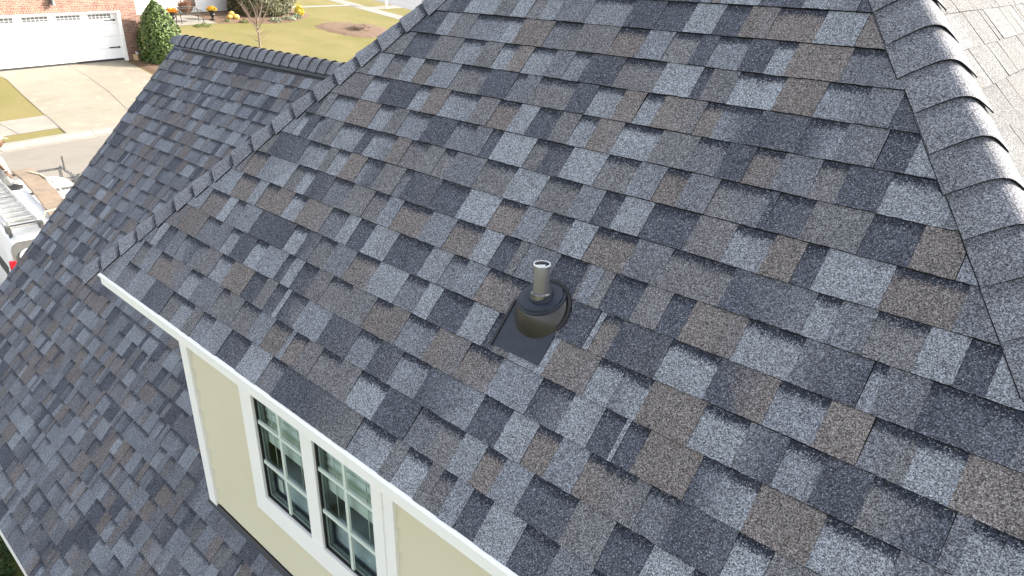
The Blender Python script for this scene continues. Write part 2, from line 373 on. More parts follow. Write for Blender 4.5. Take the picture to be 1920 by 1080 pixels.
# lower roof
def inside_wing(x, s):
    y = YE+s*cB; return x > .55 and y > .30 and x < 4.5
H(shingles("lower_roof_front", (0, YE, ZE), X_, Vector((0, cB, sB)), 0., 32, XL, XR, [(-1, 0, -XL+.012), (1, 0, XR), (0, 1, NB*EXP)], hp, seed=21, jit=0, skip=inside_wing, gain=.92, hue=(.98, .99, 1.03), bandk=.85, th=((.0115, .0050), (.0100, .0022))))
H(shingles("lower_roof_back", (0, 2*YR-YE, ZE), -X_, Vector((0, -cB, sB)), 0., 32, -XR, -XL, [(1, 0, -XL), (0, 1, NB*EXP)], hp, seed=22, jit=0, skip=lambda x, s: (-4.5 < x < -.55)))
mb = MB(); zr = ZR-.006; ze = ZE-.006
mb.face([(XL, YE, ze), (XR, YE, ze), (XR, YR, zr), (XL, YR, zr)]); mb.face([(XL, YR, zr), (XR, YR, zr), (XR, 2*YR-YE, ze), (XL, 2*YR-YE, ze)])
t = -.12
mb.face([(XL, YE, ze+t), (XL, YR, zr+t), (XR, YR, zr+t), (XR, YE, ze+t)]); mb.face([(XL, YR, zr+t), (XL, 2*YR-YE, ze+t), (XR, 2*YR-YE, ze+t), (XR, YR, zr+t)])
for x in (XL, XR):
    mb.face([(x, YE, ze), (x, YR, zr), (x, YR, zr+t), (x, YE, ze+t)]); mb.face([(x, YR, zr), (x, 2*YR-YE, ze), (x, 2*YR-YE, ze+t), (x, YR, zr+t)])
H(mb.build("lower_roof_deck", M_DECK, hp))
# white drip edges / fascia of the lower roof
mb = MB()
mb.box((XL, YE-.004, ZE-.15), (XR, YE+.014, ZE-.001))
H(mb.build("lower_fascia", M_WHITE, hp))
mb = MB()
for sgn in (1, -1):
    a = Vector((XL-.016, YR-sgn*(YR-YE), ZE)); b = Vector((XL-.016, YR, ZR))
    for (h0, h1, w) in ((-.14, -.004, .014),):
        mb.face([a+Z_*h0, b+Z_*h0, b+Z_*h1, a+Z_*h1]); mb.face([a+X_*w+Z_*h0, a+X_*w+Z_*h1, b+X_*w+Z_*h1, b+X_*w+Z_*h0])
        mb.face([a+Z_*h1, b+Z_*h1, b+X_*w+Z_*h1, a+X_*w+Z_*h1]); mb.face([a+Z_*h0, a+X_*w+Z_*h0, b+X_*w+Z_*h0, b+Z_*h0])
H(mb.build("rake_board", M_WHITE, hp))
# lower storey walls
mb = MB(); y0 = YE+.35; y1 = 2*YR-YE-.35; x0 = XL+.3; x1 = XR-.3
def wz(y): return ZR-.13-abs(y-YR)*math.tan(PB)
for x in (x0, x1):
    mb.face([(x, y0, -4.6), (x, y1, -4.6), (x, y1, wz(y1)), (x, YR, wz(YR)), (x, y0, wz(y0))])
mb.face([(x0, y0, -4.6), (x1, y0, -4.6), (x1, y0, wz(y0)), (x0, y0, wz(y0))]); mb.face([(x0, y1, -4.6), (x1, y1, -4.6), (x1, y1, wz(y1)), (x0, y1, wz(y1))])
H(mb.build("lower_wall", M_SIDING, hp))
# ridge / hip caps ---------------------------------------------------
def caps(name, P0_, D, L1, L2, n, wdt, lift, parent, seed, step=EXP+.003, rad=.10, start=0., tl=.30, edge_lift=0., gainr=(.90, 1.10), thk=.0055, taper=.12, up=.010, cb=0., edgedrop=.75, tone=1.):
    """cap shingles along D, bent over the ridge; L1/L2 = unit directions down each side"""
    R = random.Random(seed); mb = MB(); P0_ = Vector(P0_); D = D.normalized(); N = -(L1+L2).normalized()
    ts = [-1, -.9]+[-.8+.1*k for k in range(17)]+[.9, 1]
    for i in range(n):
        a0 = start+i*step; g = R.uniform(*gainr); c = tuple(q*g for q in (.165*tone, .170*tone, .194*tone))
        w0 = wdt*R.uniform(.97, 1.03); el = edge_lift*R.uniform(.3, 1.7); sk = R.uniform(-.004, .004)
        def pt(t, a, h):
            w = w0*(1-taper*(a-a0)/tl); d = abs(t)*w; L = L1 if t < 0 else L2
            if d >= rad: p = L*d
            else:
                q = (t*w/rad+1)/2; p = L1*rad*(1-q)**2+L2*rad*q*q
            lf = el*max(0, (t-.2)/.8)**1.5*max(0, 1-(a-a0)/tl) if t > 0 else 0
            return P0_+D*a+p+N*((h+up)*(1-edgedrop*t*t)+lf)
        hz = lift*.15-.004
        for k in range(len(ts)-1):
            t0, t1 = ts[k], ts[k+1]
            a = pt(t0, a0+sk*t0, lift); b = pt(t1, a0+sk*t1, lift); cc = pt(t1, a0+tl, hz); dd = pt(t0, a0+tl, hz)
            vd = tl/step
            mb.face([a, b, cc, dd], 0, [c]*4, [(0, cb, 0), (0, cb, 0), (vd, cb, 0), (vd, cb, 0)])  # dark band under each overlap paints in the contact shade between caps
            a2 = a-N*thk; b2 = b-N*thk
            mb.face([a, a2, b2, b], 0, [c]*4, [(0, 0, 1)]*4)
            mb.face([a2, dd-N*thk*.3, cc-N*thk*.3, b2], 0, [c]*4, [(0, 0, 1)]*4)
        for t in (-1, 1):
            a = pt(t, a0+sk*t, lift); b = pt(t, a0+tl, hz)
            mb.face([a, b, b-N*.003, a-N*thk], 0, [c]*4, [(0, 0, 1)]*4)
    return mb.build(name, MS, parent)
Dl = Vector((1, 1, math.tan(PA))).normalized(); Dr = Vector((-1, 1, math.tan(PA))).normalized()
def inplane(D, N, toward):
    L = N.cross(D).normalized(); return L if L.dot(toward) > 0 else -L
nA = Vector((0, -sA, cA)); nLf = Vector((-sA, 0, cA)); nRt = Vector((sA, 0, cA))
hl = (APX-HL)*math.sqrt(2+math.tan(PA)**2)
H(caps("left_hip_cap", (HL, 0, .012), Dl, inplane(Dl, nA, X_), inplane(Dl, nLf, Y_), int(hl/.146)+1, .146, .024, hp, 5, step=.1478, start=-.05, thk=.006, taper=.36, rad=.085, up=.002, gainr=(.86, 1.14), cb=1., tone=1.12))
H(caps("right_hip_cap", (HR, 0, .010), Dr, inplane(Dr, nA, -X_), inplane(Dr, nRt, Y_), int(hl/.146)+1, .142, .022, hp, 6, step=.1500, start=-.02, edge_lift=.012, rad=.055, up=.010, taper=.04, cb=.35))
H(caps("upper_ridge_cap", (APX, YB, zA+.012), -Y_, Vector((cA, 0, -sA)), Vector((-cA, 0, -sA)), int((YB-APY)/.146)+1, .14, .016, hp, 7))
# ridge vent under the caps of the lower roof
mb = MB()
for sgn in (1, -1):
    L = Vector((0, -sgn*cB, -sB)); Nn = Vector((0, -sgn*sB, cB))
    if sgn == 1: segs = [(XL+.22, XR)]
    O = Vector((0, YR, ZR))
    mb.box((XL+.22, .0, .004), (XR, .158, .024), 0, X_, L, Nn, O)
    mb.box((XL+.22, .158, .003), (XR, .172, .010), 0, X_, L, Nn, O)
H(mb.build("ridge_vent", M_DARKMETAL, hp))
nrc = int((APX+1.0-XL)/.147)
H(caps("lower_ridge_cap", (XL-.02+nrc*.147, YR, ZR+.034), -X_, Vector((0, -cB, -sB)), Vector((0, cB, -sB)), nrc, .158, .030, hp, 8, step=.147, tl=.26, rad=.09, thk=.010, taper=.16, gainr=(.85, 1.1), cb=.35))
# ------------------------------------------------------------------ dormer wall
WY = .21
XW0, XW1 = .39, HR-(.39-HL)
mb = MB()    # fascia and soffit of the upper roof
mb.box((-.03, -.020, -.068), (5.0, .0, -.001)); mb.box((-.03, .0, -.068), (-.012, 3.0, -.012)); mb.box((4.98, .0, -.068), (5.0, 3.0, -.012))
mb.box((-.03, -.030, -.016), (5.0, -.020, -.004))
H(mb.build("upper_fascia", M_WHITE, hp))
mb = MB(); mb.box((-.010, .0, -.066), (4.98, 3.0, -.050)); H(mb.build("soffit", M_WHITE, hp))
mb = MB(); zb = lambda y: ZR-(YR-y)*math.tan(PB)
# lap siding boards: each leans out at its lower edge
wins = [(1.20, 1.642), (1.745, 2.19)]; casx = (1.08, 2.33); casz = (-1.160, -.16); GZ0, GZ1 = -1.025, -.28
z = -1.5085; top = -.06
bz = [-1.5085-.143+.0]
k = 0
zz = -1.6515
while zz < top:
    z1 = min(top, zz+.143)
    def board(xa, xb, za, zb_):
        if zb_ <= za or xb <= xa: return
        o0 = .012*(1-(za-zz)/.143)+.002; o1 = .012*(1-(zb_-zz)/.143)+.002
        mb.face([(xa, WY-o0, za), (xb, WY-o0, za), (xb, WY-o1, zb_), (xa, WY-o1, zb_)])
        if abs(za-zz) < 1e-6: mb.face([(xa, WY, za), (xb, WY, za), (xb, WY-o0, za), (xa, WY-o0, za)])
    for xa, xb in ((XW0+.02, casx[0]), (casx[1], XW1-.02)): board(xa, xb, zz, z1)
    board(casx[0], casx[1], zz, min(z1, casz[0])); board(casx[0], casx[1], max(zz, casz[1]), z1)
    zz += .143
H(mb.build("siding", M_SIDING, hp))
mb = MB()   # side walls of the dormer wing, with the same boards
for xs, sg in ((XW0, -1), (XW1, 1)):
    mb.face([(xs, WY+.02, zb(WY+.02)-.1), (xs, YR, ZR-.1), (xs, YB-.3, ZR-.1), (xs, YB-.3, -.05), (xs, WY+.02, -.05)])
mb.face([(XW0, YB-.3, -4.6), (XW1, YB-.3, -4.6), (XW1, YB-.3, -.05), (XW0, YB-.3, -.05)])
H(mb.build("side_wall", M_SIDING, hp))
for a, b in ((XW0, XW0+.092), (XW1-.092, XW1)):
    mb = MB(); mb.box((a, WY-.028, -1.552), (b, WY-.002, -.05)); mb.box((a if a < 1 else b-.026, WY-.002, zb(WY)-.02), (a+.026 if a < 1 else b, WY+.09, -.05))
    H(mb.build("corner_board", M_WHITE, hp, bevel=.002))
mb = MB()   # dark flashing along the foot of the wall
mb.box((XW0-.01, WY-.022, -1.575), (XW1+.01, WY-.0015, -1.533)); mb.box((XW0-.01, -.030, 0), (XW1+.01, .0, .018), 0, X_, Vector((0, cB, sB)), Vector((0, -sB, cB)), (0, WY-.006, zb(WY)))
H(mb.build("wall_flashing", M_DARKMETAL, hp))
# windows
win = MB()   # shared white casing with mullion
Y1, Y0 = WY-.032, WY+.001
def ring(mb, xa, xb, za, zb_, ys, ye): mb.box((xa, ys, za), (xb, ye, zb_))
ring(win, casx[0], wins[0][0], casz[0], casz[1], Y1, Y0)
ring(win, wins[0][1], wins[1][0], GZ0, GZ1, Y1+.002, Y0)
ring(win, wins[1][1], 2.262, casz[0], casz[1], Y1, Y0)
ring(win, 2.262, casx[1], casz[0], casz[1], Y1+.007, Y0)
ring(win, wins[0][0], wins[1][1], casz[0], GZ0, Y1, Y0)
ring(win, wins[0][0], wins[1][1], GZ1, casz[1], Y1, Y0)
WP = H(win.build("window_casing", M_WHITE, hp))
for (a, b) in wins:
    sash = MB(); w = .010
    for (xa, xb, za, zb_) in ((a, a+w, GZ0, GZ1), (b-w, b, GZ0, GZ1), (a+w, b-w, GZ0, GZ0+w), (a+w, b-w, GZ1-w, GZ1)):
        sash.box((xa, WY-.018, za), (xb, WY+.020, zb_))
    so_ = H(sash.build("window", M_BLACKGAP, hp))
    def HS(mb, nm, mat):
        o = mb.build(nm, mat, so_, weld=(nm != "pane")); o.matrix_parent_inverse = Matrix.Identity(4); return o
    m2 = MB()     # vinyl sash inside the gasket
    w2 = .014
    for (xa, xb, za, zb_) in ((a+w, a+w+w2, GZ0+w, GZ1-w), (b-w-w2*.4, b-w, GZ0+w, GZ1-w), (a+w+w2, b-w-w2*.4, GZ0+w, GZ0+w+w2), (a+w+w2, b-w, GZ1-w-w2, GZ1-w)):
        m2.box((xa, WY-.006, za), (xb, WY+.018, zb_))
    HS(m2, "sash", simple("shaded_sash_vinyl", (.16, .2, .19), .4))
    m2 = MB(); m2.face([(a+w, WY-.004, GZ0+w), (b-w, WY-.004, GZ0+w), (b-w, WY-.004, GZ1-w), (a+w, WY-.004, GZ1-w)]); HS(m2, "pane", M_GLASS)
    m2 = MB(); xm = (a+b)/2+.002
    m2.box((xm-.010, WY-.017, GZ0+w), (xm+.010, WY-.006, GZ1-w))
    for zc in (-.782, -.527):
        m2.box((a+w, WY-.0165, zc-.010), (xm-.010, WY-.006, zc+.010)); m2.box((xm+.010, WY-.0165, zc-.010), (b-w, WY-.006, zc+.010))
    HS(m2, "muntin", M_MUNTIN)
    m2 = MB(); zt = GZ1
    zc = -.598; bl_y = WY+.034
    while zc < zt:
        m2.face([(a-.05, bl_y-.004, zc-.006), (b-.004, bl_y-.004, zc-.006), (b-.004, bl_y+.010, zc+.036), (a-.05, bl_y+.010, zc+.036)])
        m2.face([(a-.05, bl_y-.009, zc-.006), (b-.004, bl_y-.009, zc-.006), (b-.004, bl_y-.004, zc-.004), (a-.05, bl_y-.004, zc-.004)])
        zc += .046
    m2.box((a-.05, bl_y-.010, -.668), (b-.004, bl_y+.008, -.606))
    for xx in (a+.10, b-.10): m2.box((xx-.0016, bl_y-.020, -.80), (xx+.0016, bl_y-.0165, GZ1))
    HS(m2, "blind", M_BLIND)
# room behind the windows
mb = MB(); ra, rb, rc, rd = 1.0, 2.4, WY+.012, WY+1.4
mb.face([(ra, rd, -1.5), (rb, rd, -1.5), (rb, rd, -.1), (ra, rd, -.1)]); mb.face([(ra, rc, -1.5), (ra, rd, -1.5), (ra, rd, -.1), (ra, rc, -.1)])
mb.face([(rb, rc, -1.5), (rb, rd, -1.5), (rb, rd, -.1), (rb, rc, -.1)]); mb.face([(ra, rc, -.1), (rb, rc, -.1), (rb, rd, -.1), (ra, rd, -.1)])
mb.face([(ra, rc, -1.5), (rb, rc, -1.5), (rb, rd, -1.5), (ra, rd, -1.5)])
H(mb.build("room_wall", M_ROOM, hp))
mb = MB(); mb.box((1.1, WY+.045, -1.49), (2.3, WY+.30, -.872)); H(mb.build("added_panel", M_PANEL, hp, bevel=.02))  # made-up panel, added to give the lower panes a grey-blue tone
mb = MB(); mb.box((1.225, WY+.038, -1.00), (1.275, WY+.041, -.915)); H(mb.build("sticker", simple("white_paper", (.7, .75, .72)), hp))
# ------------------------------------------------------------------ plumbing vent
vt = Vector((0, 0, 0))
BX, BS = 2.802, .752
SLA = Vector((0, cA, sA))
def RA(x, s, h): return X_*x+SLA*s+nA*h
def circ(c, n, r, m=40, ax=None):
    u = X_; w = n.cross(u).normalized()
    return [c+(u*math.cos(6.28318*k/m)+w*math.sin(6.28318*k/m))*r for k in range(m)]
cbase = RA(BX+.003, BS+.016, .006); ndisc = Vector((0, -.36, .93)).normalized()
cdisc = Vector((2.802, .528, .612))
def lerp_ring(t, r):
    c = cbase.lerp(cdisc, t); n = nA.lerp(ndisc, t).normalized(); return circ(c, n, r)
mb = MB(); mb.loft([lerp_ring(0, .118), lerp_ring(.02, .111), lerp_ring(.35, .1015), lerp_ring(.86, .0885), lerp_ring(.93, .082)], cap0=False)
boot = H(mb.build("vent_boot", M_BOOTMETAL, hp, smooth=True)); tag(boot, "black and brown metal vent boot on the main slope")
def HV(mb, nm, mat, **k): o = mb.build(nm, mat, boot, **k); o.matrix_parent_inverse = Matrix.Identity(4); return o
def dring(h, r): return circ(cdisc+ndisc*h, ndisc, r)
mb = MB(); mb.loft([dring(-.010, .0855), dring(-.004, .0890), dring(.000, .0875), dring(.001, .080), dring(.007, .0775), dring(.0085, .074), dring(.010, .050), dring(.0095, .046), dring(.016, .043), dring(.017, .034)], cap0=False)
HV(mb, "rubber_collar", M_PLASTIC, smooth=True)
px, py = 2.802, .524
mb = MB()
def vring(z, r, m=32): return [Vector((px+r*math.cos(6.28318*k/m), py+r*math.sin(6.28318*k/m), z)) for k in range(m)]
mb.loft([vring(.59, .0365), vring(.632, .0365), vring(.637, .031)], cap0=False)
HV(mb, "seal", simple("crinkled_lead_seal", (.22, .22, .22), .35, .8, 40, .5, .004), smooth=True)
mb = MB(); mb.loft([vring(.60, .0285), vring(.736, .0285), vring(.738, .0275)], cap1=False); mb.loft([vring(.7385, .0262), vring(.65, .0262)], cap0=False)
HV(mb, "pipe", M_PIPE, smooth=True)
mb = MB(); mb.loft([vring(.7365, .0300), vring(.7405, .0298), vring(.7408, .0262), vring(.7368, .0262)], cap0=False, cap1=False)
HV(mb, "rim", M_RIM, smooth=True)
mb = MB(); mb.face([Vector((px+.0258*math.cos(t), py+.0258*math.sin(t), .731)) for t in [math.radians(200+9*k) for k in range(13)]]+[Vector((px+.004, py+.016, .7325)), Vector((px-.010, py+.006, .732))])
HV(mb, "inner_light_patch", M_RIM)  # pale wedge paints in the light seen inside the pipe mouth
mb = MB()
mb.box((2.690, .588, .007), (2.905, .715, .0125), 0, X_, SLA, nA); mb.box((2.690, .715, .007), (2.885, .80, .0125), 0, X_, SLA, nA)
HV(mb, "flashing_plate", M_PLASTIC, bevel=.001)
arc = [RA(2.805+.110*math.cos(t), .772+.110*math.sin(t), .016) for t in [math.radians(-25+7*k) for k in range(26)]]
mb = MB(); mb.tube(arc, .0065, 8); HV(mb, "gap_shade_ring", M_GAPSHADE, smooth=True)  # black ring put in for the shadow gap where shingles meet the boot
mb = MB(); mb.box((2.680, .585, .004), (2.690, .77, .0165), 0, X_, SLA, nA); HV(mb, "cut_edge", M_GAPSHADE)  # black strip put in for the shadow gap along the cut shingles
#SITE
# ================================================================== the site across the street
RZ = math.atan2(CU.y, CU.x)          # local frame: x = c (along the kerb), y = u (away), z up
ORG = (P0.x, P0.y, 0)
def at_site(name, c, u, z, label=None, cat=None, group=None, turn=0):
    p = UC(u, c, z); return empty(name, p, RZ+turn, label, cat, group)
def site_mesh(mb, name, mat, **k):
    o = mb.build(name, mat, None, **k); o.location = ORG; o.rotation_euler = (0, 0, RZ); return o
def lawn_mat(name, c1, c2, c3, sc=40):
    m, n, l, b = nt(name)
    tc = n.new('ShaderNodeTexCoord').outputs['Object']
    a = noise(n, l, .35, 5, .6, tc); t = noise(n, l, sc, 5, .8, tc)
    col = mix(n, l, ramp(n, l, a.outputs[0], [(.38, 0.), (.62, 1.)]).outputs[0], c1, c2)
    col = mix(n, l, ramp(n, l, t.outputs[0], [(.35, .0), (.7, .8)]).outputs[0], col, c3)
    l.new(col, b.inputs['Base Color']); b.inputs['Roughness'].default_value = .95; b.inputs['Specular IOR Level'].default_value = .1
    bump(n, l, b, t.outputs[0], .6, .03); return m
M_LAWN = lawn_mat("dormant_lawn", (.152, .138, .052), (.205, .168, .080), (.120, .118, .044))
M_YARD = lawn_mat("rough_yard_grass", (.20, .17, .07), (.13, .15, .05), (.07, .08, .03), 30)
def concrete(name, c, var=.15, stain=(.5, .42, .33)):
    m, n, l, b = nt(name)
    tc = n.new('ShaderNodeTexCoord').outputs['Object']
    a = noise(n, l, .8, 6, .65, tc); t = noise(n, l, 60, 4, .7, tc); w = noise(n, l, 2.2, 4, .6, tc)
    col = ramp(n, l, a.outputs[0], [(.25, tuple(x*(1-var) for x in c)), (.75, tuple(min(1, x*(1+var)) for x in c))]).outputs[0]
    col = mix(n, l, ramp(n, l, w.outputs[0], [(.54, 0.), (.72, .40)]).outputs[0], col, tuple(x*.8 for x in stain))
    col = mix(n, l, .18, col, ramp(n, l, t.outputs[0], [(.3, tuple(x*.5 for x in c)), (.7, c)]).outputs[0])
    l.new(col, b.inputs['Base Color']); b.inputs['Roughness'].default_value = .85; return m
M_CONC = concrete("driveway_concrete", (.208, .186, .148))
M_WALKM = concrete("sidewalk_concrete", (.215, .20, .175))
M_ROAD = concrete("pale_street_surface", (.185, .168, .145), .14, (.22, .15, .10))
M_ROAD2 = concrete("grey_street_surface", (.13, .135, .145), .2, (.11, .11, .12))
def straw(name, c1, c2):
    m, n, l, b = nt(name); t = noise(n, l, 9, 6, .8); u = noise(n, l, 55, 4, .8)
    col = mix(n, l, t.outputs[0], c1, c2); col = mix(n, l, ramp(n, l, u.outputs[0], [(.35, .7), (.6, 0.)]).outputs[0], col, tuple(x*.35 for x in c1))
    l.new(col, b.inputs['Base Color']); b.inputs['Roughness'].default_value = .95; bump(n, l, b, u.outputs[0], .8, .03); return m
M_STRAW = straw("pine_straw", (.11, .062, .036), (.20, .125, .08))
M_JOINT = simple("dark_joint_filler", (.10, .09, .08), .9)
# ---- ground sheet
us = [-400, -200, -80, -40, -25, -18, -13, -9.5, -7.6, -7.5, -7.49, .14, .15, 1, 2, 3, 4, 6, 8, 10, 12, 14, 16, 18, 20, 23, 26, 30, 36, 45, 60, 90, 150, 300, 700, 1500]
cs = [-1500, -300, -80, -40, -20, -10, -5, 0, 5, 10, 15, 20, 25, 30, 35, 45, 60, 90, 150, 400, 1500]
def gzz(u):
    if -7.49 <= u <= .145: return ZS-.01
    return gz(u)
mb = MB()
for i in range(len(us)-1):
    for j in range(len(cs)-1):
        mb.face([(cs[j], us[i], gzz(us[i])), (cs[j+1], us[i], gzz(us[i])), (cs[j+1], us[i+1], gzz(us[i+1])), (cs[j], us[i+1], gzz(us[i+1]))], 0 if us[i] >= .1 else 1)
structure(site_mesh(mb, "ground", [M_LAWN, M_YARD]))
def drape(mb, poly, h, mi=0, step=1.):
    """a thin sheet following the ground profile: poly in (c,u), split across u"""
    lo = min(p[1] for p in poly); hi = max(p[1] for p in poly)
    cuts = sorted(set([lo, hi]+[u for u in us if lo < u < hi and not 0 < u < .2]))
    for a, b in zip(cuts, cuts[1:]):
        q = clip(clip(poly, 0, -1, -a), 0, 1, b)
        if len(q) > 2: mb.face([(c, u, gz(u+(1e-4 if abs(u-a) < 1e-6 else -1e-4))+h) for c, u in q], mi)
def slab(name, poly, h, mat, joints=()):
    mb = MB(); drape(mb, poly, h)
    for (c0, u0, c1, u1, w) in joints:
        d = Vector((c1-c0, u1-u0)).normalized()*w/2; p = Vector((-d.y, d.x))
        drape(mb, [(c0-p.x, u0-p.y), (c1-p.x, u1-p.y), (c1+p.x, u1+p.y), (c0+p.x, u0+p.y)], h+.004, 1)
    return structure(site_mesh(mb, name, [mat, M_JOINT], weld=False))
mb = MB(); mb.face([(-90, -7.5, ZS), (90, -7.5, ZS), (90, -.15, ZS), (-90, -.15, ZS)]); structure(site_mesh(mb, "street", M_ROAD))
for (a, b, nm) in ((-.15, .28, 1), (-7.9, -7.5, -1)):
    mb = MB()
    zt = -4.105
    prof = [(-.30, ZS+.004), (-.02, ZS+.02), (.06, zt-.02), (.12, zt), (.28, zt+.012), (.28, zt-.25), (-.30, zt-.25)] if nm == 1 else [(-7.62, ZS+.02), (-7.5, ZS+.004), (-7.5, ZS-.1), (-7.95, ZS-.1), (-7.95, zt), (-7.7, zt)]
    c = -60.
    while c < 32:
        g = .008; r0_ = [(c+g, u, z) for u, z in prof]; r1 = [(c+3.0-g, u, z) for u, z in prof]; mb.loft([r0_, r1]); c += 3.0
    structure(site_mesh(mb, "kerb", M_WALKM, bevel=0))
slab("driveway", [(2.2, .28), (10.2, .28), (8.75, 2.5), (8.72, 5.5), (8.9, 6.9), (9.1, 8.7), (3.45, 8.7), (3.55, 7.4), (3.1, 5.2), (2.6, 2.5)], .012, M_CONC,
     [(6.55, 8.5, 6.35, 6.6, .03), (6.35, 6.6, 5.9, 4.2, .03), (5.9, 4.2, 5.1, 1.2, .03), (5.1, 1.2, 4.95, .3, .03), (2.62, 2.48, 2.22, .3, .035), (2.62, 2.48, 8.75, 2.5, .02)])
slab("sidewalk", [(-60, .92), (2.30, .92), (2.61, 2.42), (-60, 2.42)], .012, M_WALKM, [(x, .92, x, 2.42, .03) for x in (-12, -10.5, -9, -7.5, -6, -4.5, -3, -1.5, 0.2, 1.0)])
slab("side_street_sidewalk", [(31.9, -.2), (33.3, -.2), (33.3, 40), (31.9, 40)], .012, M_WALKM, [(31.9, x, 33.3, x, .03) for x in range(1, 30, 2)])
slab("front_walk", [(24.5, 17.75), (31.9, 17.25), (31.9, 17.75), (24.5, 18.25)], .012, M_WALKM)
slab("side_street", [(36.2, -60), (46, -60), (46, 60), (36.2, 60)], .010, M_ROAD2)
slab("verge_path", [(33.3, 15.7), (36.2, 15.7), (36.2, 16.7), (33.3, 16.7)], .014, M_WALKM)
slab("patio", [(15.6, 14.45), (18.35, 14.45), (18.35, 16.9), (15.6, 16.9)], .014, M_WALKM)
slab("near_driveway", [(-9.5, -17.8), (-1.5, -17.8), (-1.5, -7.95), (-9.5, -7.95)], .012, M_CONC, [(-5.5, -17.8, -5.5, -8, .02), (-9.5, -14, -1.5, -14, .02)])
R = random.Random(3)
def blob(cc, cu, rc, ru, n=44, j=.08):
    out = []
    for k in range(n):
        a = 6.28318*k/n; r = 1+R.uniform(-j, j)+.05*math.sin(3*a+1); out.append((cc+rc*r*math.cos(a), cu+ru*r*math.sin(a)))
    return out
def bed(name, poly, h=.02):
    mb = MB(); c0 = sum(p[0] for p in poly)/len(poly); u0 = sum(p[1] for p in poly)/len(poly); n = len(poly)
    for k in range(n):
        a, b = poly[k], poly[(k+1) % n]
        am = ((a[0]*.8+c0*.2), (a[1]*.8+u0*.2)); bm_ = ((b[0]*.8+c0*.2), (b[1]*.8+u0*.2))
        mb.face([(a[0], a[1], gz(a[1])+.006), (b[0], b[1], gz(b[1])+.006), (bm_[0], bm_[1], gz(bm_[1])+h+.05), (am[0], am[1], gz(am[1])+h+.05)])
        mb.face([(am[0], am[1], gz(am[1])+h+.05), (bm_[0], bm_[1], gz(bm_[1])+h+.05), (c0, u0, gz(u0)+h+.07)])
    return tag(site_mesh(mb, name, M_STRAW), kind='stuff')
bed("pine_straw", blob(25.9, 10.55, 2.45, 2.25))
bed("pine_straw", [(9.2, 8.38), (9.0, 6.9), (8.85, 5.6), (9.3, 5.0), (10.3, 5.2), (11.6, 5.9), (12.2, 7.2), (12.0, 8.4), (11.5, 9.2), (9.9, 9.3)])
bed("pine_straw", [(18.4, 14.3), (20.0, 14.2), (21.5, 13.5), (23.2, 13.5), (24.8, 14.2), (26.2, 15.2), (26.3, 17.3), (24.5, 17.75), (21, 17.7), (18.4, 17.6)], .01)
bed("pine_straw", [(13.2, 14.9), (14.2, 14.4), (15.5, 14.5), (15.55, 17.7), (13.0, 17.7)], .0)
# ---- brick house across the street
def brick_mat(name, vert=False):
    m, n, l, b = nt(name)
    tc = n.new('ShaderNodeTexCoord').outputs['Object']; sx = n.new('ShaderNodeSeparateXYZ'); l.new(tc, sx.inputs[0])
    cb = n.new('ShaderNodeCombineXYZ'); a = mth(n, l, 'ADD', sx.outputs[0], sx.outputs[1])
    if vert: l.new(sx.outputs[2], cb.inputs[0]); l.new(a, cb.inputs[1])
    else: l.new(a, cb.inputs[0]); l.new(sx.outputs[2], cb.inputs[1])
    t = n.new('ShaderNodeTexBrick'); l.new(cb.outputs[0], t.inputs['Vector'])
    t.inputs['Scale'].default_value = 1; t.inputs['Brick Width'].default_value = .215; t.inputs['Row Height'].default_value = .0675
    t.inputs['Mortar Size'].default_value = .0085; t.inputs['Mortar Smooth'].default_value = .2; t.inputs['Bias'].default_value = -.15
    t.inputs['Color1'].default_value = (.175, .066, .045, 1); t.inputs['Color2'].default_value = (.27, .155, .115, 1); t.inputs['Mortar'].default_value = (.33, .29, .25, 1)
    v = noise(n, l, 3.5, 5, .7, tc)
    col = mix(n, l, 1., t.outputs[0], ramp(n, l, v.outputs[0], [(.3, (.75, .75, .78)), (.7, (1.2, 1.15, 1.1))]).outputs[0], 'MULTIPLY')
    l.new(col, b.inputs['Base Color']); b.inputs['Roughness'].default_value = .9; bump(n, l, b, t.outputs['Fac'], -.5, .006); return m
M_BRICK = brick_mat("red_brick"); M_BRICKV = brick_mat("upright_red_brick", True)
M_HOUSEW = simple("white_clapboard", (.80, .80, .80), .6, nscale=2, var=.03)
M_DOORW = simple("white_garage_door_paint", (.82, .82, .83), .45, nscale=2, var=.02)
M_DGLASS = simple("frosted_grey_glass", (.11, .115, .125), .15, nscale=12, var=.15)
M_IRON = simple("black_iron", (.02, .03, .032), .5, .3, 20, .3)
M_RUBBER = simple("black_rubber_seal", (.012, .012, .013), .6)
nh = at_site("brick_house", 0, 0, 0, "red brick house with white double garage door and white clapboard front, across the street", "house")
nh.location = ORG
def NH(mb, nm, mat, parent=None, **k):
    o = mb.build(nm, mat, parent or nh, **k); return o
UG = 8.40
gc0, gc1 = 3.62, 9.14   # garage opening
mb = MB(); zt = 1.4; zb0 = -3.25
mb.box((2.2, UG, zb0), (gc0-.13, UG+.3, zt)); mb.box((gc1+.13, UG, zb0), (10.05, UG+.3, zt)); mb.box((gc0-.13, UG, -.60), (gc1+.13, UG+.3, zt))
mb.box((9.75, UG+.3, zb0), (10.05, 17.9, zt)); mb.box((2.2, UG+.3, zb0), (2.5, 24, zt))
NH(mb, "brick_wall", M_BRICK)
mb = MB(); mb.box((gc0-.13, UG-.012, -.825), (gc1+.13, UG+.28, -.60)); NH(mb, "brick_lintel", M_BRICKV)
mb = MB(); mb.box((10.05, 17.8, -2.2), (26.5, 18.1, -1.80)); NH(mb, "brick_foundation", M_BRICK)
mb = MB(); z = -1.80
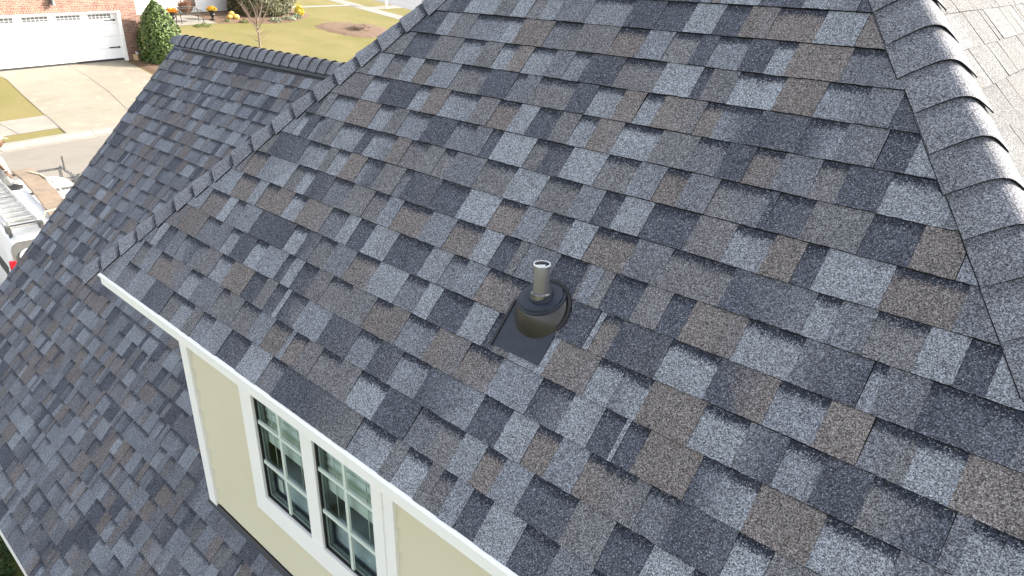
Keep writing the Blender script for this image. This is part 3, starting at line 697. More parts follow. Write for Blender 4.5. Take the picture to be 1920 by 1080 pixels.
while z < 1.3:
    mb.face([(10.05, 17.775, z), (24.2, 17.775, z), (24.2, 17.795, z+.18), (10.05, 17.795, z+.18)]); mb.face([(10.05, 17.795, z), (24.2, 17.795, z), (24.2, 17.775, z), (10.05, 17.775, z)]); z += .18
mb.box((10.05, 17.8, -1.8), (24.2, 18.1, z)); mb.box((23.9, 18.1, -1.8), (24.2, 24, z))
NH(mb, "clapboard_wall", M_HOUSEW)
mb = MB()
mb.face([(1.8, UG-.45, 1.35), (10.1, UG-.45, 1.35), (10.1, 16.2, 4.6), (1.8, 16.2, 4.6)]); mb.face([(1.8, 24.4, 1.35), (10.1, 24.4, 1.35), (10.1, 16.2, 4.6), (1.8, 16.2, 4.6)])
mb.face([(9.0, 17.3, 1.3), (24.8, 17.3, 1.3), (24.8, 21, 3.6), (9.0, 21, 3.6)]); mb.face([(9.0, 24.7, 1.3), (24.8, 24.7, 1.3), (24.8, 21, 3.6), (9.0, 21, 3.6)])
mb.face([(24.2, 17.8, 1.3), (24.2, 24.2, 1.3), (24.2, 21, 3.5)]); mb.face([(2.2, UG, 1.3), (2.2, 24, 1.3), (2.2, 16.2, 4.5)]); mb.face([(10.05, UG, 1.3), (10.05, 24, 1.3), (10.05, 16.2, 4.5)])
NH(mb, "roof", simple("distant_grey_shingles", (.10, .10, .11), .9, nscale=30, var=.4), weld=False)
mb = MB()
mb.box((gc0-.13, UG+.0, zb0+.1), (gc0, UG+.3, -.825)); mb.box((gc1, UG, zb0+.1), (gc1+.13, UG+.3, -.825)); mb.box((gc0, UG, -.88), (gc1, UG+.28, -.825))
NH(mb, "door_frame", M_WHITE, bevel=.006)
gd = MB(); zs = [-2.90, -2.44, -1.92, -1.40, -.885]
for a, b in zip(zs, zs[1:]): gd.box((gc0, UG+.20, a+.006), (gc1, UG+.245, b-.002))
gd = NH(gd, "garage_door", M_DOORW, bevel=.006)
mb = MB()
for k in range(1, 40):
    x = gc0+k*(gc1-gc0)/40
    if k % 10 == 0: mb.box((x-.05, UG+.185, -2.95), (x+.05, UG+.198, -.89))
for z in (-2.9, -1.18): mb.box((gc0+.02, UG+.187, z-.05), (gc1-.02, UG+.1975, z+.05))
NH(mb, "batten", M_DOORW, gd)
mb = MB(); mb.box((gc0, UG+.17, -3.02), (gc1, UG+.25, -2.90)); NH(mb, "bottom_seal", M_RUBBER, gd)
for k in range(4):
    cc = 8.38-1.36*k; w = MB(); w.box((cc-.53, UG+.180, -1.165), (cc+.53, UG+.1965, -.945)); w = NH(w, "door_window", M_DOORW, gd)
    g = MB()
    for i in range(6):
        for j in range(2): g.box((cc-.51+i*.171+.014, UG+.172, -1.155+j*.10+.006), (cc-.51+(i+1)*.171-.010, UG+.178, -1.155+(j+1)*.10-.006))
    NH(g, "pane", M_DGLASS, w)
for z in (-1.22, -2.41):
    h = MB(); h.box((8.56, UG+.165, z-.022), (9.06, UG+.184, z+.022)); h.box((8.98, UG+.155, z-.045), (9.04, UG+.166, z+.045)); NH(h, "strap_hinge", M_IRON, gd)
for c in (6.30, 6.46):
    h = MB(); h.tube([(c, UG+.184, -2.10), (c, UG+.13, -2.08), (c, UG+.13, -1.92), (c, UG+.184, -1.90)], .012, 6); NH(h, "handle", simple("pale_metal_handle", (.45, .45, .45), .4, .5), gd)
lm = MB(); lm.box((6.33, UG-.04, -.42), (6.45, UG-.001, -.26)); lm.box((6.34, UG-.20, -.30), (6.44, UG-.04, -.20)); lm.tube([(6.39, UG-.13, -.30), (6.39, UG-.13, -.50)], [.06, .085], 10)
NH(lm, "wall_lamp", simple("grey_metal_lamp", (.16, .16, .17), .5, .4))
mb = MB(); mb.box((18.3, 17.74, -1.55), (19.3, 17.772, .9)); wn_ = NH(mb, "window", M_WHITE)
mb = MB(); mb.box((18.4, 17.725, -1.45), (19.2, 17.738, .8)); NH(mb, "pane", M_DGLASS, wn_)
# ---- plants
def leaf_mat(name, cols, rough=.6):
    m, n, l, b = nt(name)
    t = noise(n, l, 26, 2, .5); u = noise(n, l, 3.0, 3, .6)
    col = ramp(n, l, t.outputs[0], [(.25+.5*i/(len(cols)-1), c) for i, c in enumerate(cols)]).outputs[0]
    col = mix(n, l, 1., col, ramp(n, l, u.outputs[0], [(.3, (.7, .7, .7)), (.7, (1.25, 1.2, 1.1))]).outputs[0], 'MULTIPLY')
    l.new(col, b.inputs['Base Color']); b.inputs['Roughness'].default_value = rough
    b.inputs['Transmission Weight'].default_value = 0; return m
def leaves(mb, R, p, size, out):
    d = Vector((R.gauss(0, 1), R.gauss(0, 1), R.gauss(0, 1))).normalized()*.8+out; d.normalize()
    u = d.cross(Vector((R.gauss(0, 1), R.gauss(0, 1), R.gauss(0, 1)))).normalized(); w = d.cross(u)
    s = size*R.uniform(.6, 1.3); p = Vector(p)
    mb.face([p-u*s, p-w*s*.45, p+u*s, p+w*s*.45])
def shell(mb, R, n, prof, h, size, lump=.12, depth=.35, squash=(1, 1)):
    """leaves through the outer shell of a body of revolution; prof(t) = radius at height t*h"""
    ph = [R.uniform(0, 6) for _ in range(6)]
    for _ in range(n):
        t = R.random(); a = R.uniform(0, 6.2832)
        r = prof(t); b = 1+lump*(math.sin(3*a+ph[0]+5*t)*.5+math.sin(5*a+ph[1]-9*t)*.5+math.sin(9*a+13*t+ph[2])*.35)
        q = 1-depth*R.random()**2.2
        rr = r*b*q
        if R.random() > (r/prof(.3))*.8+.25: continue
        o = Vector((math.cos(a), math.sin(a), .35))
        leaves(mb, R, (rr*math.cos(a)*squash[0], rr*math.sin(a)*squash[1], t*h+R.gauss(0, .02)), size, o)
M_CONELEAF = leaf_mat("holly_leaves", [(.018, .045, .008), (.045, .095, .018), (.095, .15, .03), (.24, .26, .07)])
M_OLIVE = leaf_mat("olive_leaves", [(.035, .045, .02), (.07, .08, .035), (.11, .11, .05), (.16, .14, .075)])
M_INNER = simple("shaded_inner_twigs", (.02, .025, .012), .9)
M_BARK = simple("pale_bark", (.22, .165, .14), .9, nscale=30, var=.3)
M_BARKD = simple("dark_bark", (.09, .07, .05), .9, nscale=30, var=.3)
def plant(name, c, u, label, cat, group=None):
    return at_site(name, c, u, gz(u)+.02, label, cat, group)
pr = lambda t: .98*(1-abs(t-.27)/.27*.15) if t < .27 else .98*max(.05, (1-((t-.27)/.73)**2.0)**.85)
cb = plant("evergreen_bush", 10.42, 7.45, "green cone shaped holly bush beside the brick garage corner", "bush")
mb = MB(); R = random.Random(31); shell(mb, R, 7500, pr, 2.78, .07, .10, .42); mb.build("foliage", M_CONELEAF, cb, weld=False)
mb = MB(); mb.loft([[Vector((pr(t)*.72*math.cos(a*.5236), pr(t)*.72*math.sin(a*.5236), t*2.78)) for a in range(12)] for t in (.02, .15, .3, .5, .7, .85, .94)]); mb.build("inner_branches", M_INNER, cb)
mb = MB(); mb.tube([(0, 0, -.1), (0, 0, .5)], .05, 8); mb.build("trunk", M_BARKD, cb)
bb = plant("hedge_bush", 23.0, 16.2, "broad olive brown clipped bush at the white house corner", "bush")
pb = lambda t: 2.35*math.sqrt(max(.02, 1-((t-.38)/.66)**2))
mb = MB(); R = random.Random(32); shell(mb, R, 15000, pb, 2.7, .085, .07, .22, (1, .75)); mb.build("foliage", M_OLIVE, bb, weld=False)
mb = MB(); mb.loft([[Vector((pb(t)*.8*math.cos(a*.3927), pb(t)*.6*math.sin(a*.3927), t*2.6)) for a in range(16)] for t in (.03, .15, .35, .6, .8, .95)]); mb.build("inner_branches", M_INNER, bb)
def tuft(name, c, u, label, cat, mat, r, h, n, seed, size=.05, group=None):
    o = plant(name, c, u, label, cat, group); R = random.Random(seed); mb = MB()
    for _ in range(n):
        a = R.uniform(0, 6.28); q = r*math.sqrt(R.random()); z = h*R.random()*math.sqrt(max(.05, 1-(q/r)**2))
        leaves(mb, R, (q*math.cos(a), q*math.sin(a), z), size, Vector((0, 0, .6)))
    f = mb.build("foliage", mat, o, weld=False)
    mb = MB(); mb.tube([(0, 0, -.03), (0, 0, h*.5)], .012, 5); mb.build("stem", M_BARKD, o); return o
M_YEL = leaf_mat("yellow_leaves", [(.45, .36, .03), (.62, .52, .05), (.7, .62, .12)])
M_GREY = leaf_mat("silver_green_leaves", [(.12, .16, .10), (.22, .26, .18), (.32, .36, .26)])
M_GRN = leaf_mat("small_green_leaves", [(.06, .10, .02), (.14, .19, .05), (.22, .26, .10)])
M_ORG = leaf_mat("orange_flowers", [(.55, .12, .01), (.70, .26, .02), (.75, .50, .04)])
M_ORY = leaf_mat("orange_and_yellow_flowers", [(.60, .14, .01), (.70, .45, .04), (.55, .55, .06)])
M_RUST = leaf_mat("rusty_grass_blades", [(.16, .075, .045), (.22, .12, .075), (.30, .20, .13)])
tuft("yellow_shrub", 25.35, 15.3, "bright yellow shrub at the right edge of the big olive bush", "shrub", M_YEL, .32, .75, 500, 41, .07)
for i, (c, u, r, lb) in enumerate(((23.4, 14.1, .5, "silver green ground plant in front of the big olive bush"), (22.2, 13.9, .4, "silver green ground plant left of the other under the olive bush"), (24.4, 14.5, .4, "silver green ground plant nearest the yellow shrub"))):
    tuft("ground_plant", c, u, lb, "plant", M_GREY, r, .3, 260, 50+i, .06, "silver green plants along the bush bed")
for i, (c, u, lb) in enumerate(((17.0, 13.9, "low green grass tuft in front of the iron bench"), (19.15, 14.6, "small green tuft right of the second urn"), (20.1, 14.2, "small green tuft in front of the yellow pumpkins"))):
    tuft("grass_tuft", c, u, lb, "grass tuft", M_GRN, (.5, .22, .25)[i], .22, (320, 120, 140)[i], 60+i, .05, "small tufts in the front bed")
gr = plant("ornamental_grass", 18.1, 17.1, "rusty tan ornamental grass against the white wall behind the bench", "plant")
mb = MB(); R = random.Random(71)
for _ in range(420):
    a = R.uniform(0, 6.28); l_ = R.uniform(.35, .95); sp = R.uniform(.25, .95); q = Vector((.08*math.cos(a), .08*math.sin(a), 0)); e2 = Vector((sp*math.cos(a), sp*math.sin(a)*.6, l_)); w = Vector((-math.sin(a), math.cos(a), 0))*.018
    m_ = q.lerp(e2, .6)+Vector((0, 0, .12)); mb.face([q-w, q+w, m_+w, m_-w]); mb.face([m_-w, m_+w, e2])
mb.build("blades", M_RUST, gr, weld=False)
bt = plant("bare_tree", 16.75, 8.5, "small bare tree with pale upright branches behind the garage roof ridge", "tree")
mb = MB(); R = random.Random(83)
mb.tube([(0, 0, -.1), (.02, 0, .5), (-.02, .02, 1.05), (-.03, 0, 1.45)], [.055, .045, .04, .034], 8); mb.build("trunk", M_BARK, bt)
br = MB(); tw = MB()
for k in range(10):
    a = k*2.4+R.uniform(-.3, .3); z0 = R.uniform(.75, 1.45); p = Vector((-.02, 0, z0)); pts = [p]; d = Vector((math.cos(a)*.85, math.sin(a)*.85, .70)).normalized(); L = R.uniform(.9, 1.5)
    for i in range(4):
        d = (d+Vector((R.gauss(0, .10), R.gauss(0, .10), .17))).normalized(); p = p+d*L/4; pts.append(p)
    br.tube(pts, [.026, .022, .018, .013, .007], 6)
    for i in range(1, 5):
        for _ in range(2):
            dd = (d+Vector((R.gauss(0, .5), R.gauss(0, .5), R.gauss(0, .3)))).normalized(); q = pts[i]; q2 = q+dd*R.uniform(.2, .45); tw.tube([q, q.lerp(q2, .5)+Vector((0, 0, .02)), q2], [.008, .006, .003], 4, cap=False)
for k in range(22):
    a = R.uniform(0, 6.28); z0 = R.uniform(.2, .8); q = Vector((0, 0, z0)); d = Vector((math.cos(a), math.sin(a), R.uniform(.1, .6))).normalized(); tw.tube([q, q+d*.3, q+d*R.uniform(.5, .9)+Vector((0, 0, .06))], [.007, .005, .003], 4, cap=False)
br.build("branch", M_BARK, bt); tw.build("twigs", M_BARK, bt, weld=False)
bp = plant("brush_pile", 25.65, 10.2, "heap of dead brown twigs on the round pine straw bed", "brush pile")
mb = MB(); R = random.Random(84)
for (cx, cy, s_, n_) in ((0, 0, .55, 260), (.25, 1.15, .32, 90), (1.55, .9, .42, 90)):
    for _ in range(n_):
        q = Vector((cx+R.gauss(0, s_*.55), cy+R.gauss(0, s_*.4), R.random()*.28*s_*1.4)); d = Vector((R.gauss(0, 1), R.gauss(0, 1), R.gauss(0, .35))).normalized()*R.uniform(.1, .3); mb.tube([q-d, q+d], [.010, .005], 4, cap=False)
mb.build("twigs", simple("dead_twigs", (.16, .12, .09), .9, nscale=20, var=.4), bp, weld=False)
# ---- garden furniture
M_URN = simple("black_cast_iron_urn", (.025, .023, .022), .45, .2, 30, .3)
def lathe(mb, prof, n=20, cz=0, c=(0, 0)):
    mb.loft([[Vector((c[0]+r*math.cos(6.28318*k/n), c[1]+r*math.sin(6.28318*k/n), z+cz)) for k in range(n)] for r, z in prof])
for i, (c, mat, lb) in enumerate(((16.02, M_ORG, "black urn left of the bench, full of orange flowers"), (18.66, M_ORY, "black urn right of the bench, orange and yellow flowers"))):
    o = plant("urn_planter", c, 15.3, lb, "planter", "urns either side of the bench"); o.location.z += .0
    mb = MB(); lathe(mb, [(.15, 0), (.15, .05), (.10, .07), (.055, .13), (.06, .17), (.15, .24), (.17, .30), (.15, .36), (.17, .45), (.235, .53), (.25, .56), (.22, .56)]); mb.build("urn", M_URN, o, smooth=True)
    mb = MB(); R = random.Random(90+i)
    for _ in range(420):
        a = R.uniform(0, 6.28); q = .30*math.sqrt(R.random()); leaves(mb, R, (q*math.cos(a), q*math.sin(a), .55+R.random()*.26*math.sqrt(max(0, 1-(q/.32)**2))), .055, Vector((0, 0, .5)))
    mb.build("flowers", mat, o, weld=False)
    mb = MB()
    for _ in range(130):
        a = R.uniform(0, 6.28); leaves(mb, R, (.27*math.cos(a)*R.uniform(.6, 1.1), .27*math.sin(a)*R.uniform(.6, 1.1), .55+R.random()*.07), .05, Vector((0, 0, .5)))
    mb.build("leaves", M_GRN, o, weld=False)
bn = plant("garden_bench", 16.95, 15.0, "black iron bench with a curved back between the two urns", "bench")
M_BENCH = simple("weathered_black_iron", (.045, .042, .04), .5, .3, 20, .3)
W2 = .72
mb = MB()
for k in range(7): mb.box((-W2, -.22+k*.066, .43), (W2, -.22+k*.066+.045, .445))
mb.build("seat", M_BENCH, bn)
mb = MB(); zb_ = lambda x: .78+.10*(1-(x/W2)**2)
mb.tube([(x*W2/8, .28, zb_(x*W2/8)) for x in range(-8, 9)], .022, 6); mb.tube([(x*W2/8, .275, zb_(x*W2/8)-.10) for x in range(-8, 9)], .016, 6); mb.tube([(-W2, .26, .5), (W2, .26, .5)], .016, 6)
for k in range(13): x = -W2+.06+k*(2*W2-.12)/12; mb.tube([(x, .26, .5), (x, .28, zb_(x))], .010, 5)
mb.build("backrest", M_BENCH, bn)
for sx in (-1, 1):
    for y in (-.22, .25):
        mb = MB(); mb.tube([(sx*W2, y*1.08, -.02), (sx*W2, y, .43)]+([(sx*W2, .28, .80)] if y > 0 else [(sx*W2, y, .62)]), .022, 6); mb.build("leg", M_BENCH, bn)
    mb = MB(); mb.tube([(sx*W2, -.22, .62), (sx*W2, 0, .66), (sx*W2, .27, .62)], .022, 6); mb.build("armrest", M_BENCH, bn)
M_PUMP = simple("pale_orange_pumpkin_skin", (.66, .42, .10), .5, nscale=8, var=.25)
for (c, u, r, z, lb) in ((19.80, 15.2, .17, 0, "yellow orange pumpkin at the left of the heap of three"), (20.15, 15.05, .19, 0, "largest yellow orange pumpkin, at the right of the heap"), (19.96, 15.22, .16, .20, "yellow orange pumpkin on top of the other two")):
    o = plant("pumpkin", c, u, lb, "pumpkin", "pumpkins in the front bed"); o.location.z += z
    mb = MB(); rings = []
    for j in range(1, 10):
        ph = math.pi*j/10; rings.append([Vector((r*math.sin(ph)*(1+.07*math.cos(8*6.28318*k/40))*math.cos(6.28318*k/40), r*math.sin(ph)*(1+.07*math.cos(8*6.28318*k/40))*math.sin(6.28318*k/40), r*.85-r*.82*math.cos(ph))) for k in range(40)])
    mb.loft(rings); mb.build("body", M_PUMP, o, smooth=True)
    mb = MB(); mb.tube([(0, 0, r*1.6), (.01, 0, r*1.75), (.03, .01, r*1.95)], [.02, .015, .012], 6); mb.build("stalk", simple("pumpkin_stalk", (.2, .2, .08), .8), o)
bx = plant("cardboard_box", 9.55, 8.15, "small tan box with a white paper, at the foot of the brick wall", "box")
mb = MB(); mb.box((-.14, -.12, 0), (.14, .12, .30)); mb.build("body", simple("tan_cardboard", (.42, .29, .17), .85, nscale=5, var=.1), bx, bevel=.005)
mb = MB(); mb.face([(-.10, -.05, .305), (.08, -.08, .30), (.03, .02, .42), (-.06, .03, .40)]); mb.build("paper", M_WHITE, bx)
bx.rotation_euler.z += .5
pp = plant("sign_post", 34.6, 16.0, "thin white post on the verge by the side street", "post")
mb = MB(); mb.box((-.06, -.06, -.2), (.06, .06, 1.25)); mb.box((-.10, -.25, 1.25), (.10, .25, 1.5)); mb.build("post", M_WHITE, pp, bevel=.01)
# ---- planting below the near eave
def shrub_at(name, x, y, z, label, cat, mat, r, h, n, seed, size, group):
    o = empty(name, (x, y, z), 0, label, cat, group); R = random.Random(seed); mb = MB()
    for _ in range(n):
        a = R.uniform(0, 6.28); q = r*math.sqrt(R.random()); leaves(mb, R, (q*math.cos(a), q*math.sin(a), h*R.random()*math.sqrt(max(.08, 1-(q/r)**2))), size, Vector((0, 0, .5)))
    mb.build("foliage", mat, o, weld=False)
    mb = MB(); mb.tube([(0, 0, -.05), (0, 0, h*.6)], .015, 5); mb.build("stem", M_BARKD, o); return o
M_DKG = leaf_mat("dark_green_leaves", [(.015, .035, .008), (.03, .07, .015), (.06, .12, .03)])
M_TANL = leaf_mat("tan_grass_blades", [(.20, .16, .07), (.33, .27, .13), (.42, .36, .2)])
g_ = "shrubs under the lower eave"
shrub_at("low_shrub", -4.75, -.30, -4.6, "dark green low shrub at the far corner under the lower eave", "shrub", M_DKG, .22, .45, 700, 101, .03, g_)
shrub_at("tan_grass_clump", -4.35, -.62, -4.6, "tan dry grass clump beside the dark shrubs under the eave", "grass clump", M_TANL, .30, .34, 1500, 102, .03, g_)
shrub_at("low_shrub", -3.72, -.75, -4.6, "dark green low shrub at the picture's bottom left corner", "shrub", M_DKG, .24, .30, 700, 103, .03, g_)
shrub_at("low_shrub", -4.05, -.28, -4.6, "dark green shrub tight against the lower wall", "shrub", M_DKG, .26, .40, 800, 104, .03, g_)
# ---- van
VR = math.radians(12)
pv = UC(-13.62, -5.06, -4.588)
van = empty("work_van", pv, RZ-VR+0.0, "white work van with ladder rack on its roof, parked beyond the left roof", "van")
# local x = right, y = forward
M_VAN = simple("white_van_paint", (.80, .80, .80), .25, nscale=2, var=.02); M_VGLASS = simple("tinted_van_glass", (.02, .025, .03), .08, nscale=3, var=.2)
M_VTRIM = simple("grey_door_recess", (.13, .13, .13), .5, nscale=6, var=.2); M_RED = simple("red_lamp_plastic", (.55, .01, .02), .25, nscale=20, var=.2)
M_RACK = simple("dark_grey_rack_steel", (.10, .10, .10), .45, .4, 20, .3); M_ALU = brushed("ladder_aluminium", (.75, .75, .75), .35)
M_TYRE = simple("black_tyre", (.02, .02, .02), .8)
# cross-section of the body: x,z
def sec(y, wtop, ztop, zbot=.35):
    hw = .98; cx = .83; r = .16
    pts = [(cx-hw+.04, zbot), (cx-hw, .55), (cx-hw, 1.10), (cx-hw+.05, 1.25), (cx-wtop-.02, ztop-.20), (cx-wtop+.03, ztop-.07), (cx-wtop+.13, ztop-.012), (cx, ztop+.035)]
    pts += [(2*cx-x, z) for x, z in pts[-2::-1]]
    return [Vector((x, y, z)) for x, z in pts]
mb = MB()
mb.loft([sec(.0, .82, 1.93), sec(.03, .85, 1.985), sec(.4, .86, 2.0), sec(3.4, .86, 2.0), sec(3.75, .82, 1.96), sec(4.15, .78, 1.62), sec(4.35, .80, 1.32), sec(5.1, .80, 1.12), sec(5.35, .76, .95)])
vb = mb.build("body", M_VAN, van, smooth=True)
def VP(mb, nm, mat, parent=van, **k): return mb.build(nm, mat, parent, **k)
def rrect(x0, x1, z0, z1, r, y, n=5):
    out = []
    for cx, cz, a in ((x1-r, z1-r, 0), (x0+r, z1-r, 90), (x0+r, z0+r, 180), (x1-r, z0+r, 270)):
        for k in range(n+1): t = math.radians(a+90*k/n); out.append(Vector((cx+r*math.cos(t), y, cz+r*math.sin(t))))
    return out
for (xa, xb) in ((-.03, .82), (.84, 1.69)):
    mb = MB(); mb.loft([rrect(xa, xb, 1.0, 1.93, .16, -.012), rrect(xa, xb, 1.0, 1.93, .16, .02)]); rd_ = VP(mb, "door_recess", M_VTRIM)
    mb = MB(); mb.loft([rrect(xa+.09, xb-.03, 1.06, 1.80, .13, -.030), rrect(xa+.09, xb-.03, 1.06, 1.80, .13, -.005)]); VP(mb, "door_frame", M_VAN, rd_)
    mb = MB(); mb.loft([rrect(xa+.16, xb-.09, 1.10, 1.72, .10, -.042), rrect(xa+.16, xb-.09, 1.10, 1.72, .10, -.02)]); VP(mb, "rear_window", M_VGLASS, rd_)
for xx in (-.10, 1.63):
    mb = MB(); mb.box((xx-.0, -.030, 1.43), (xx+.10, .05, 1.63)); VP(mb, "tail_light", M_RED, bevel=.012)
mb = MB(); mb.box((-.12, -.18, .38), (1.78, .05, .56)); VP(mb, "rear_bumper", M_VTRIM, bevel=.03)
for x0_, y0_, y1_ in ((-.112, .35, 1.5), (-.112, 1.6, 2.7), (-.112, 2.9, 3.6)):
    for side in (0, 1):
        X0 = x0_ if side == 0 else 1.66-x0_
        dx = -.0 
        mb = MB(); s_ = 1 if side == 0 else -1
        mb.face([(X0+.00*s_-.01*s_, y0_, 1.27), (X0+.10*s_, y0_, 1.72), (X0+.10*s_, y1_, 1.72), (X0-.01*s_, y1_, 1.27)]); VP(mb, "side_window", M_VGLASS)
for x_ in (-.10, 1.56):
    for y_ in (.95, 4.35):
        mb = MB(); r_ = [(.36, 0), (.36, .2)]
        mb.loft([[Vector((x_+dx, y_+r*math.cos(k*.3927), .36+r*math.sin(k*.3927))) for k in range(16)] for r, dx in ((.30, 0), (.355, .03), (.355, .17), (.30, .2))]); wl_ = VP(mb, "wheel", M_TYRE, smooth=True)
        mb = MB(); xo = x_-.006 if x_ < 0 else x_+.196
        mb.loft([[Vector((xo+q, y_+.20*math.cos(k*.3927), .36+.20*math.sin(k*.3927))) for k in range(16)] for q in (0, .01)]); VP(mb, "rim", M_ALU, wl_)
mb = MB(); mb.face([(.12, 3.80, 1.935), (1.54, 3.80, 1.935), (1.52, 4.17, 1.62), (.14, 4.17, 1.62)]); VP(mb, "windscreen", M_VGLASS)
ZR_ = 2.12
for y in (.25, 2.05, 3.65):
    mb = MB(); mb.box((.0, y-.025, ZR_-.02), (1.66, y+.025, ZR_+.02))
    for x in (.03, 1.59): mb.box((x, y-.03, 1.93), (x+.05, y+.03, ZR_-.02))
    VP(mb, "rack_crossbar", M_RACK)
mb = MB()
mb.box((1.62, 2.7, ZR_+.02), (1.66, 3.67, ZR_+.055)); mb.tube([(1.64, 3.3, ZR_), (1.64, 3.3, ZR_+.32)], .022, 6)
VP(mb, "rack_rail", M_RACK)
mb = MB(); R = random.Random(5)
for _ in range(60):
    q = Vector((1.62+R.gauss(0, .05), 2.35+R.gauss(0, .12), ZR_+.03+R.random()*.07)); d = Vector((R.gauss(0, 1), R.gauss(0, 1), R.gauss(0, .4))).normalized()*.07; mb.tube([q-d, q+d], .010, 5)
VP(mb, "rack_clamp", M_RACK, weld=False)
# ladder on the rack
ld = empty("extension_ladder", pv, RZ-VR, "aluminium extension ladder lying along the left side of the van roof", "ladder")
def lad(x0, x1, y0, y1, z, ph, st=.30):
    for x in (x0, x1): q = MB(); q.box((x-.014, y0, z-.038), (x+.014, y1, z+.038)); q.build("rail", M_ALU, ld, bevel=.003)
    y = y0+ph
    while y < y1-.05: q = MB(); q.box((x0+.012, y-.019, z-.012), (x1-.012, y+.019, z+.012)); q.build("rung", M_ALU, ld); y += st
for (xa, xb, y0_, y1_, z_, ph) in ((.0, .46, -.06, 4.6, 2.18, .06), (.03, .43, -.02, 4.3, 2.265, .17)):
    lad(xa, xb, y0_, y1_, z_, ph)
for x in (.0, .46): mb = MB(); mb.box((x-.035, -.12, 2.12), (x+.035, -.02, 2.24)); mb.build("foot", M_RACK, ld, bevel=.008)
# folded cardboard strip tied on the rack
cbx = empty("cardboard_strip", pv, RZ-VR, "long bent tan cardboard strip tied across the van roof rack", "cardboard")
mb = MB(); M_CARD = simple("weathered_cardboard", (.185, .14, .10), .85, nscale=5, var=.22)
st = [(.80, -.05, 2.17), (.84, .35, 2.21), (.88, .9, 2.18), (.90, 1.5, 2.23), (.93, 2.1, 2.20), (.94, 2.7, 2.23), (.95, 3.25, 2.19), (.96, 3.7, 2.16)]
for (a, b) in zip(st, st[1:]):
    a, b = Vector(a), Vector(b); w = .175
    mb.box((0, 0, 0), (1, 1, .05), 0, Vector((2*w, 0, 0)), b-a-Vector((0, .008, 0)), Z_, a-Vector((w, 0, 0)))
mb.build("panel", M_CARD, cbx, bevel=.006)
mb = MB(); mb.tube([(1.00, 3.2, 2.25), (1.10, 2.7, 2.285), (1.17, 2.0, 2.26), (1.14, 1.2, 2.245), (1.12, .55, 2.26), (1.02, .30, 2.29), (.85, .28, 2.275), (.62, .30, 2.25), (.60, .28, 2.14)], .016, 6, cap=True)
mb.build("strap", simple("cream_strap", (.62, .52, .36), .8, nscale=20, var=.1), cbx)
bd = empty("white_board", pv, RZ-VR, "white board lying flat between the ladder and the cardboard on the van", "board")
mb = MB(); mb.box((.50, .05, 2.145), (.72, 2.3, 2.165)); mb.build("panel", simple("grey_white_panel", (.62, .64, .68), .5, nscale=3, var=.05), bd)
# ---- person on the van roof
def skin(name, verts, edges, radii, mat, parent=None, sub=2):
    me = bpy.data.meshes.new(name); me.from_pydata([tuple(v) for v in verts], edges, []); me.materials.append(mat)
    o = bpy.data.objects.new(name, me); COL.objects.link(o)
    if parent: o.parent = parent
    me.skin_vertices or None
    bm = bmesh.new(); bm.from_mesh(me); ly = bm.verts.layers.skin.verify(); bm.verts.ensure_lookup_table()
    for v, r in zip(bm.verts, radii): v[ly].radius = (r, r) if not isinstance(r, tuple) else r
    bm.verts[0][ly].use_root = True; bm.to_mesh(me); bm.free()
    md = o.modifiers.new('s', 'SKIN'); md.use_smooth_shade = True
    m2 = o.modifiers.new('u', 'SUBSURF'); m2.levels = m2.render_levels = sub
    return o
# coordinates: x = along kerb, y = away, z above the shoe sole
pe = empty("person", UC(-10.95, -3.98, -2.575), RZ, "person in grey clothes and cap bending over on the van roof", "person")
M_SKIN = simple("dark_brown_skin", (.10, .05, .03), .5, nscale=10, var=.1)
M_CLOTH = simple("light_grey_trousers", (.27, .275, .265), .85, nscale=14, var=.18); M_SHIRT = simple("pale_tan_shirt", (.36, .31, .22), .85, nscale=14, var=.12)
M_CAP = simple("khaki_cap", (.20, .19, .14), .85, nscale=30, var=.25); M_SHOE = simple("dark_work_shoe", (.05, .05, .055), .7, nscale=20, var=.4)
V_ = [(-.13, 0, .68), (-.02, -.04, .62), (.02, -.10, .36), (.09, .02, .12), (-.26, .05, .62), (-.34, -.02, .36), (-.30, .12, .12), (-.20, .0, .80), (-.24, -.02, .95), (-.20, -.04, 1.02), (-.05, -.06, 1.0), (.02, -.05, 1.02),
      (-.10, -.16, .92), (-.16, -.30, .72), (-.08, -.42, .52), (-.36, .10, .90), (-.50, .04, .68), (-.48, -.12, .48)]
E_ = [(0, 1), (1, 2), (2, 3), (0, 4), (4, 5), (5, 6), (0, 7), (7, 8), (8, 9), (9, 10), (10, 11), (9, 12), (12, 13), (13, 14), (9, 15), (15, 16), (16, 17)]
R_ = [.13, .105, .075, .05, .105, .075, .05, .13, .13, .10, .055, .07, .06, .045, .032, .06, .045, .032]
skin("body", V_, E_, R_, M_SKIN, pe)
skin("trousers", [V_[0], V_[1], V_[2], V_[3], V_[4], V_[5], V_[6], (-.15, 0, .74)], [(0, 1), (1, 2), (2, 3), (0, 4), (4, 5), (5, 6), (0, 7)], [.155, .125, .10, .085, .125, .10, .085, .145], M_CLOTH, pe)
skin("shirt", [V_[8], V_[7], V_[9], V_[12], V_[13], V_[15], V_[16]], [(0, 1), (0, 2), (2, 3), (3, 4), (2, 5), (5, 6)], [.155, .15, .125, .085, .065, .08, .065], M_SHIRT, pe)
def ball(mb, c, r, n=16, m=10, sq=(1, 1, 1), z0=0):
    mb.loft([[Vector((c[0]+r*sq[0]*math.sin(math.pi*j/m)*math.cos(6.28318*k/n), c[1]+r*sq[1]*math.sin(math.pi*j/m)*math.sin(6.28318*k/n), c[2]-r*sq[2]*math.cos(math.pi*j/m))) for k in range(n)] for j in range(max(1, z0), m)])
hc = (.045, -.05, .98)
mb = MB(); ball(mb, hc, .105, sq=(.95, 1.05, 1.2)); hd = mb.build("head", M_SKIN, pe, smooth=True)
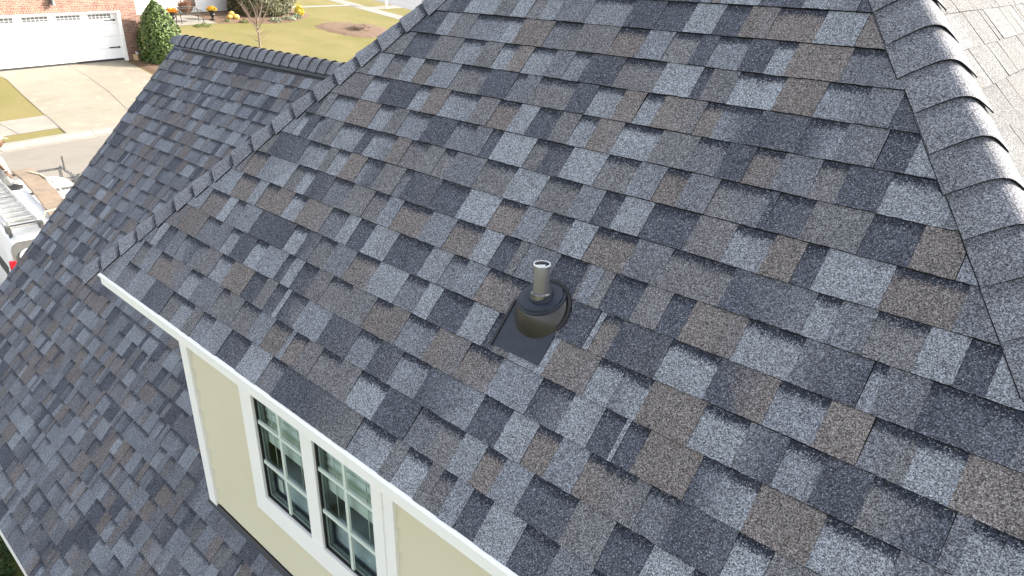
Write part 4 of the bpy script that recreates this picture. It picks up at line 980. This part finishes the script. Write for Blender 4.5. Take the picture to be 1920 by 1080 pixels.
mb = MB(); mb.tube([(hc[0]+.09, hc[1]-.02, hc[2]-.01), (hc[0]+.125, hc[1]-.03, hc[2]-.03), (hc[0]+.095, hc[1]-.02, hc[2]-.045)], [.012, .018, .01], 6)
mb.build("nose", M_SKIN, hd, smooth=True)
for s_ in (-1, 1): mb = MB(); ball(mb, (hc[0]-.01, hc[1]+s_*.108, hc[2]-.01), .028, 8, 6, (.8, .35, 1.2)); mb.build("ear", M_SKIN, hd, smooth=True)
mb = MB(); ball(mb, (hc[0]-.015, hc[1], hc[2]+.045), .125, sq=(1.02, 1.02, .85), z0=5); mb.loft([[Vector((hc[0]+.06+q*.12, hc[1]-.09, hc[2]+.05-q*.02)), Vector((hc[0]+.06+q*.12, hc[1]+.09, hc[2]+.05-q*.02)), Vector((hc[0]+.06+q*.12, hc[1]+.09, hc[2]+.065-q*.02)), Vector((hc[0]+.06+q*.12, hc[1]-.09, hc[2]+.065-q*.02))] for q in (0, .8, 1)])
mb.build("cap", M_CAP, hd, smooth=True)
for (x, y) in ((.09, .0), (-.30, .10)):
    mb = MB(); mb.loft([[Vector((x+a, y+b*w, z)) for a, b in ((-.08, -.04), (.10, -.05), (.20, -.03), (.20, .03), (.10, .05), (-.08, .04))] for z, w in ((.0, 1.1), (.03, 1.15), (.08, .95))]+[[Vector((x+a, y+b*.8, .13)) for a, b in ((-.06, -.04), (.02, -.045), (.06, -.03), (.06, .03), (.02, .045), (-.06, .04))]])
    mb.build("shoe", M_SHOE, pe, smooth=True)
for (i, j, sgn) in ((14, 13, 1), (17, 16, -1)):
    w0 = Vector(V_[i]); d = (w0-Vector(V_[j])).normalized(); sd_ = d.cross(Vector((0, 0, 1))).normalized()
    vs = [w0, w0+d*.05]; es = [(0, 1)]; rs = [.032, .036]
    for k in range(4):
        b0 = w0+d*.09+sd_*(k-1.5)*.022; ln = (.065, .075, .072, .055)[k]; vs += [b0, b0+d*ln*.5-Z_*.008, b0+d*ln-Z_*.03]; m_ = len(vs); es += [(1, m_-3), (m_-3, m_-2), (m_-2, m_-1)]; rs += [.011, .0095, .008]
    b0 = w0+d*.04+sd_*sgn*.035; vs += [b0, b0+d*.03+sd_*sgn*.02-Z_*.01, b0+d*.055+sd_*sgn*.022-Z_*.02]; m_ = len(vs); es += [(0, m_-3), (m_-3, m_-2), (m_-2, m_-1)]; rs += [.013, .011, .009]
    skin("hand", vs, es, rs, M_SKIN, pe, 1)
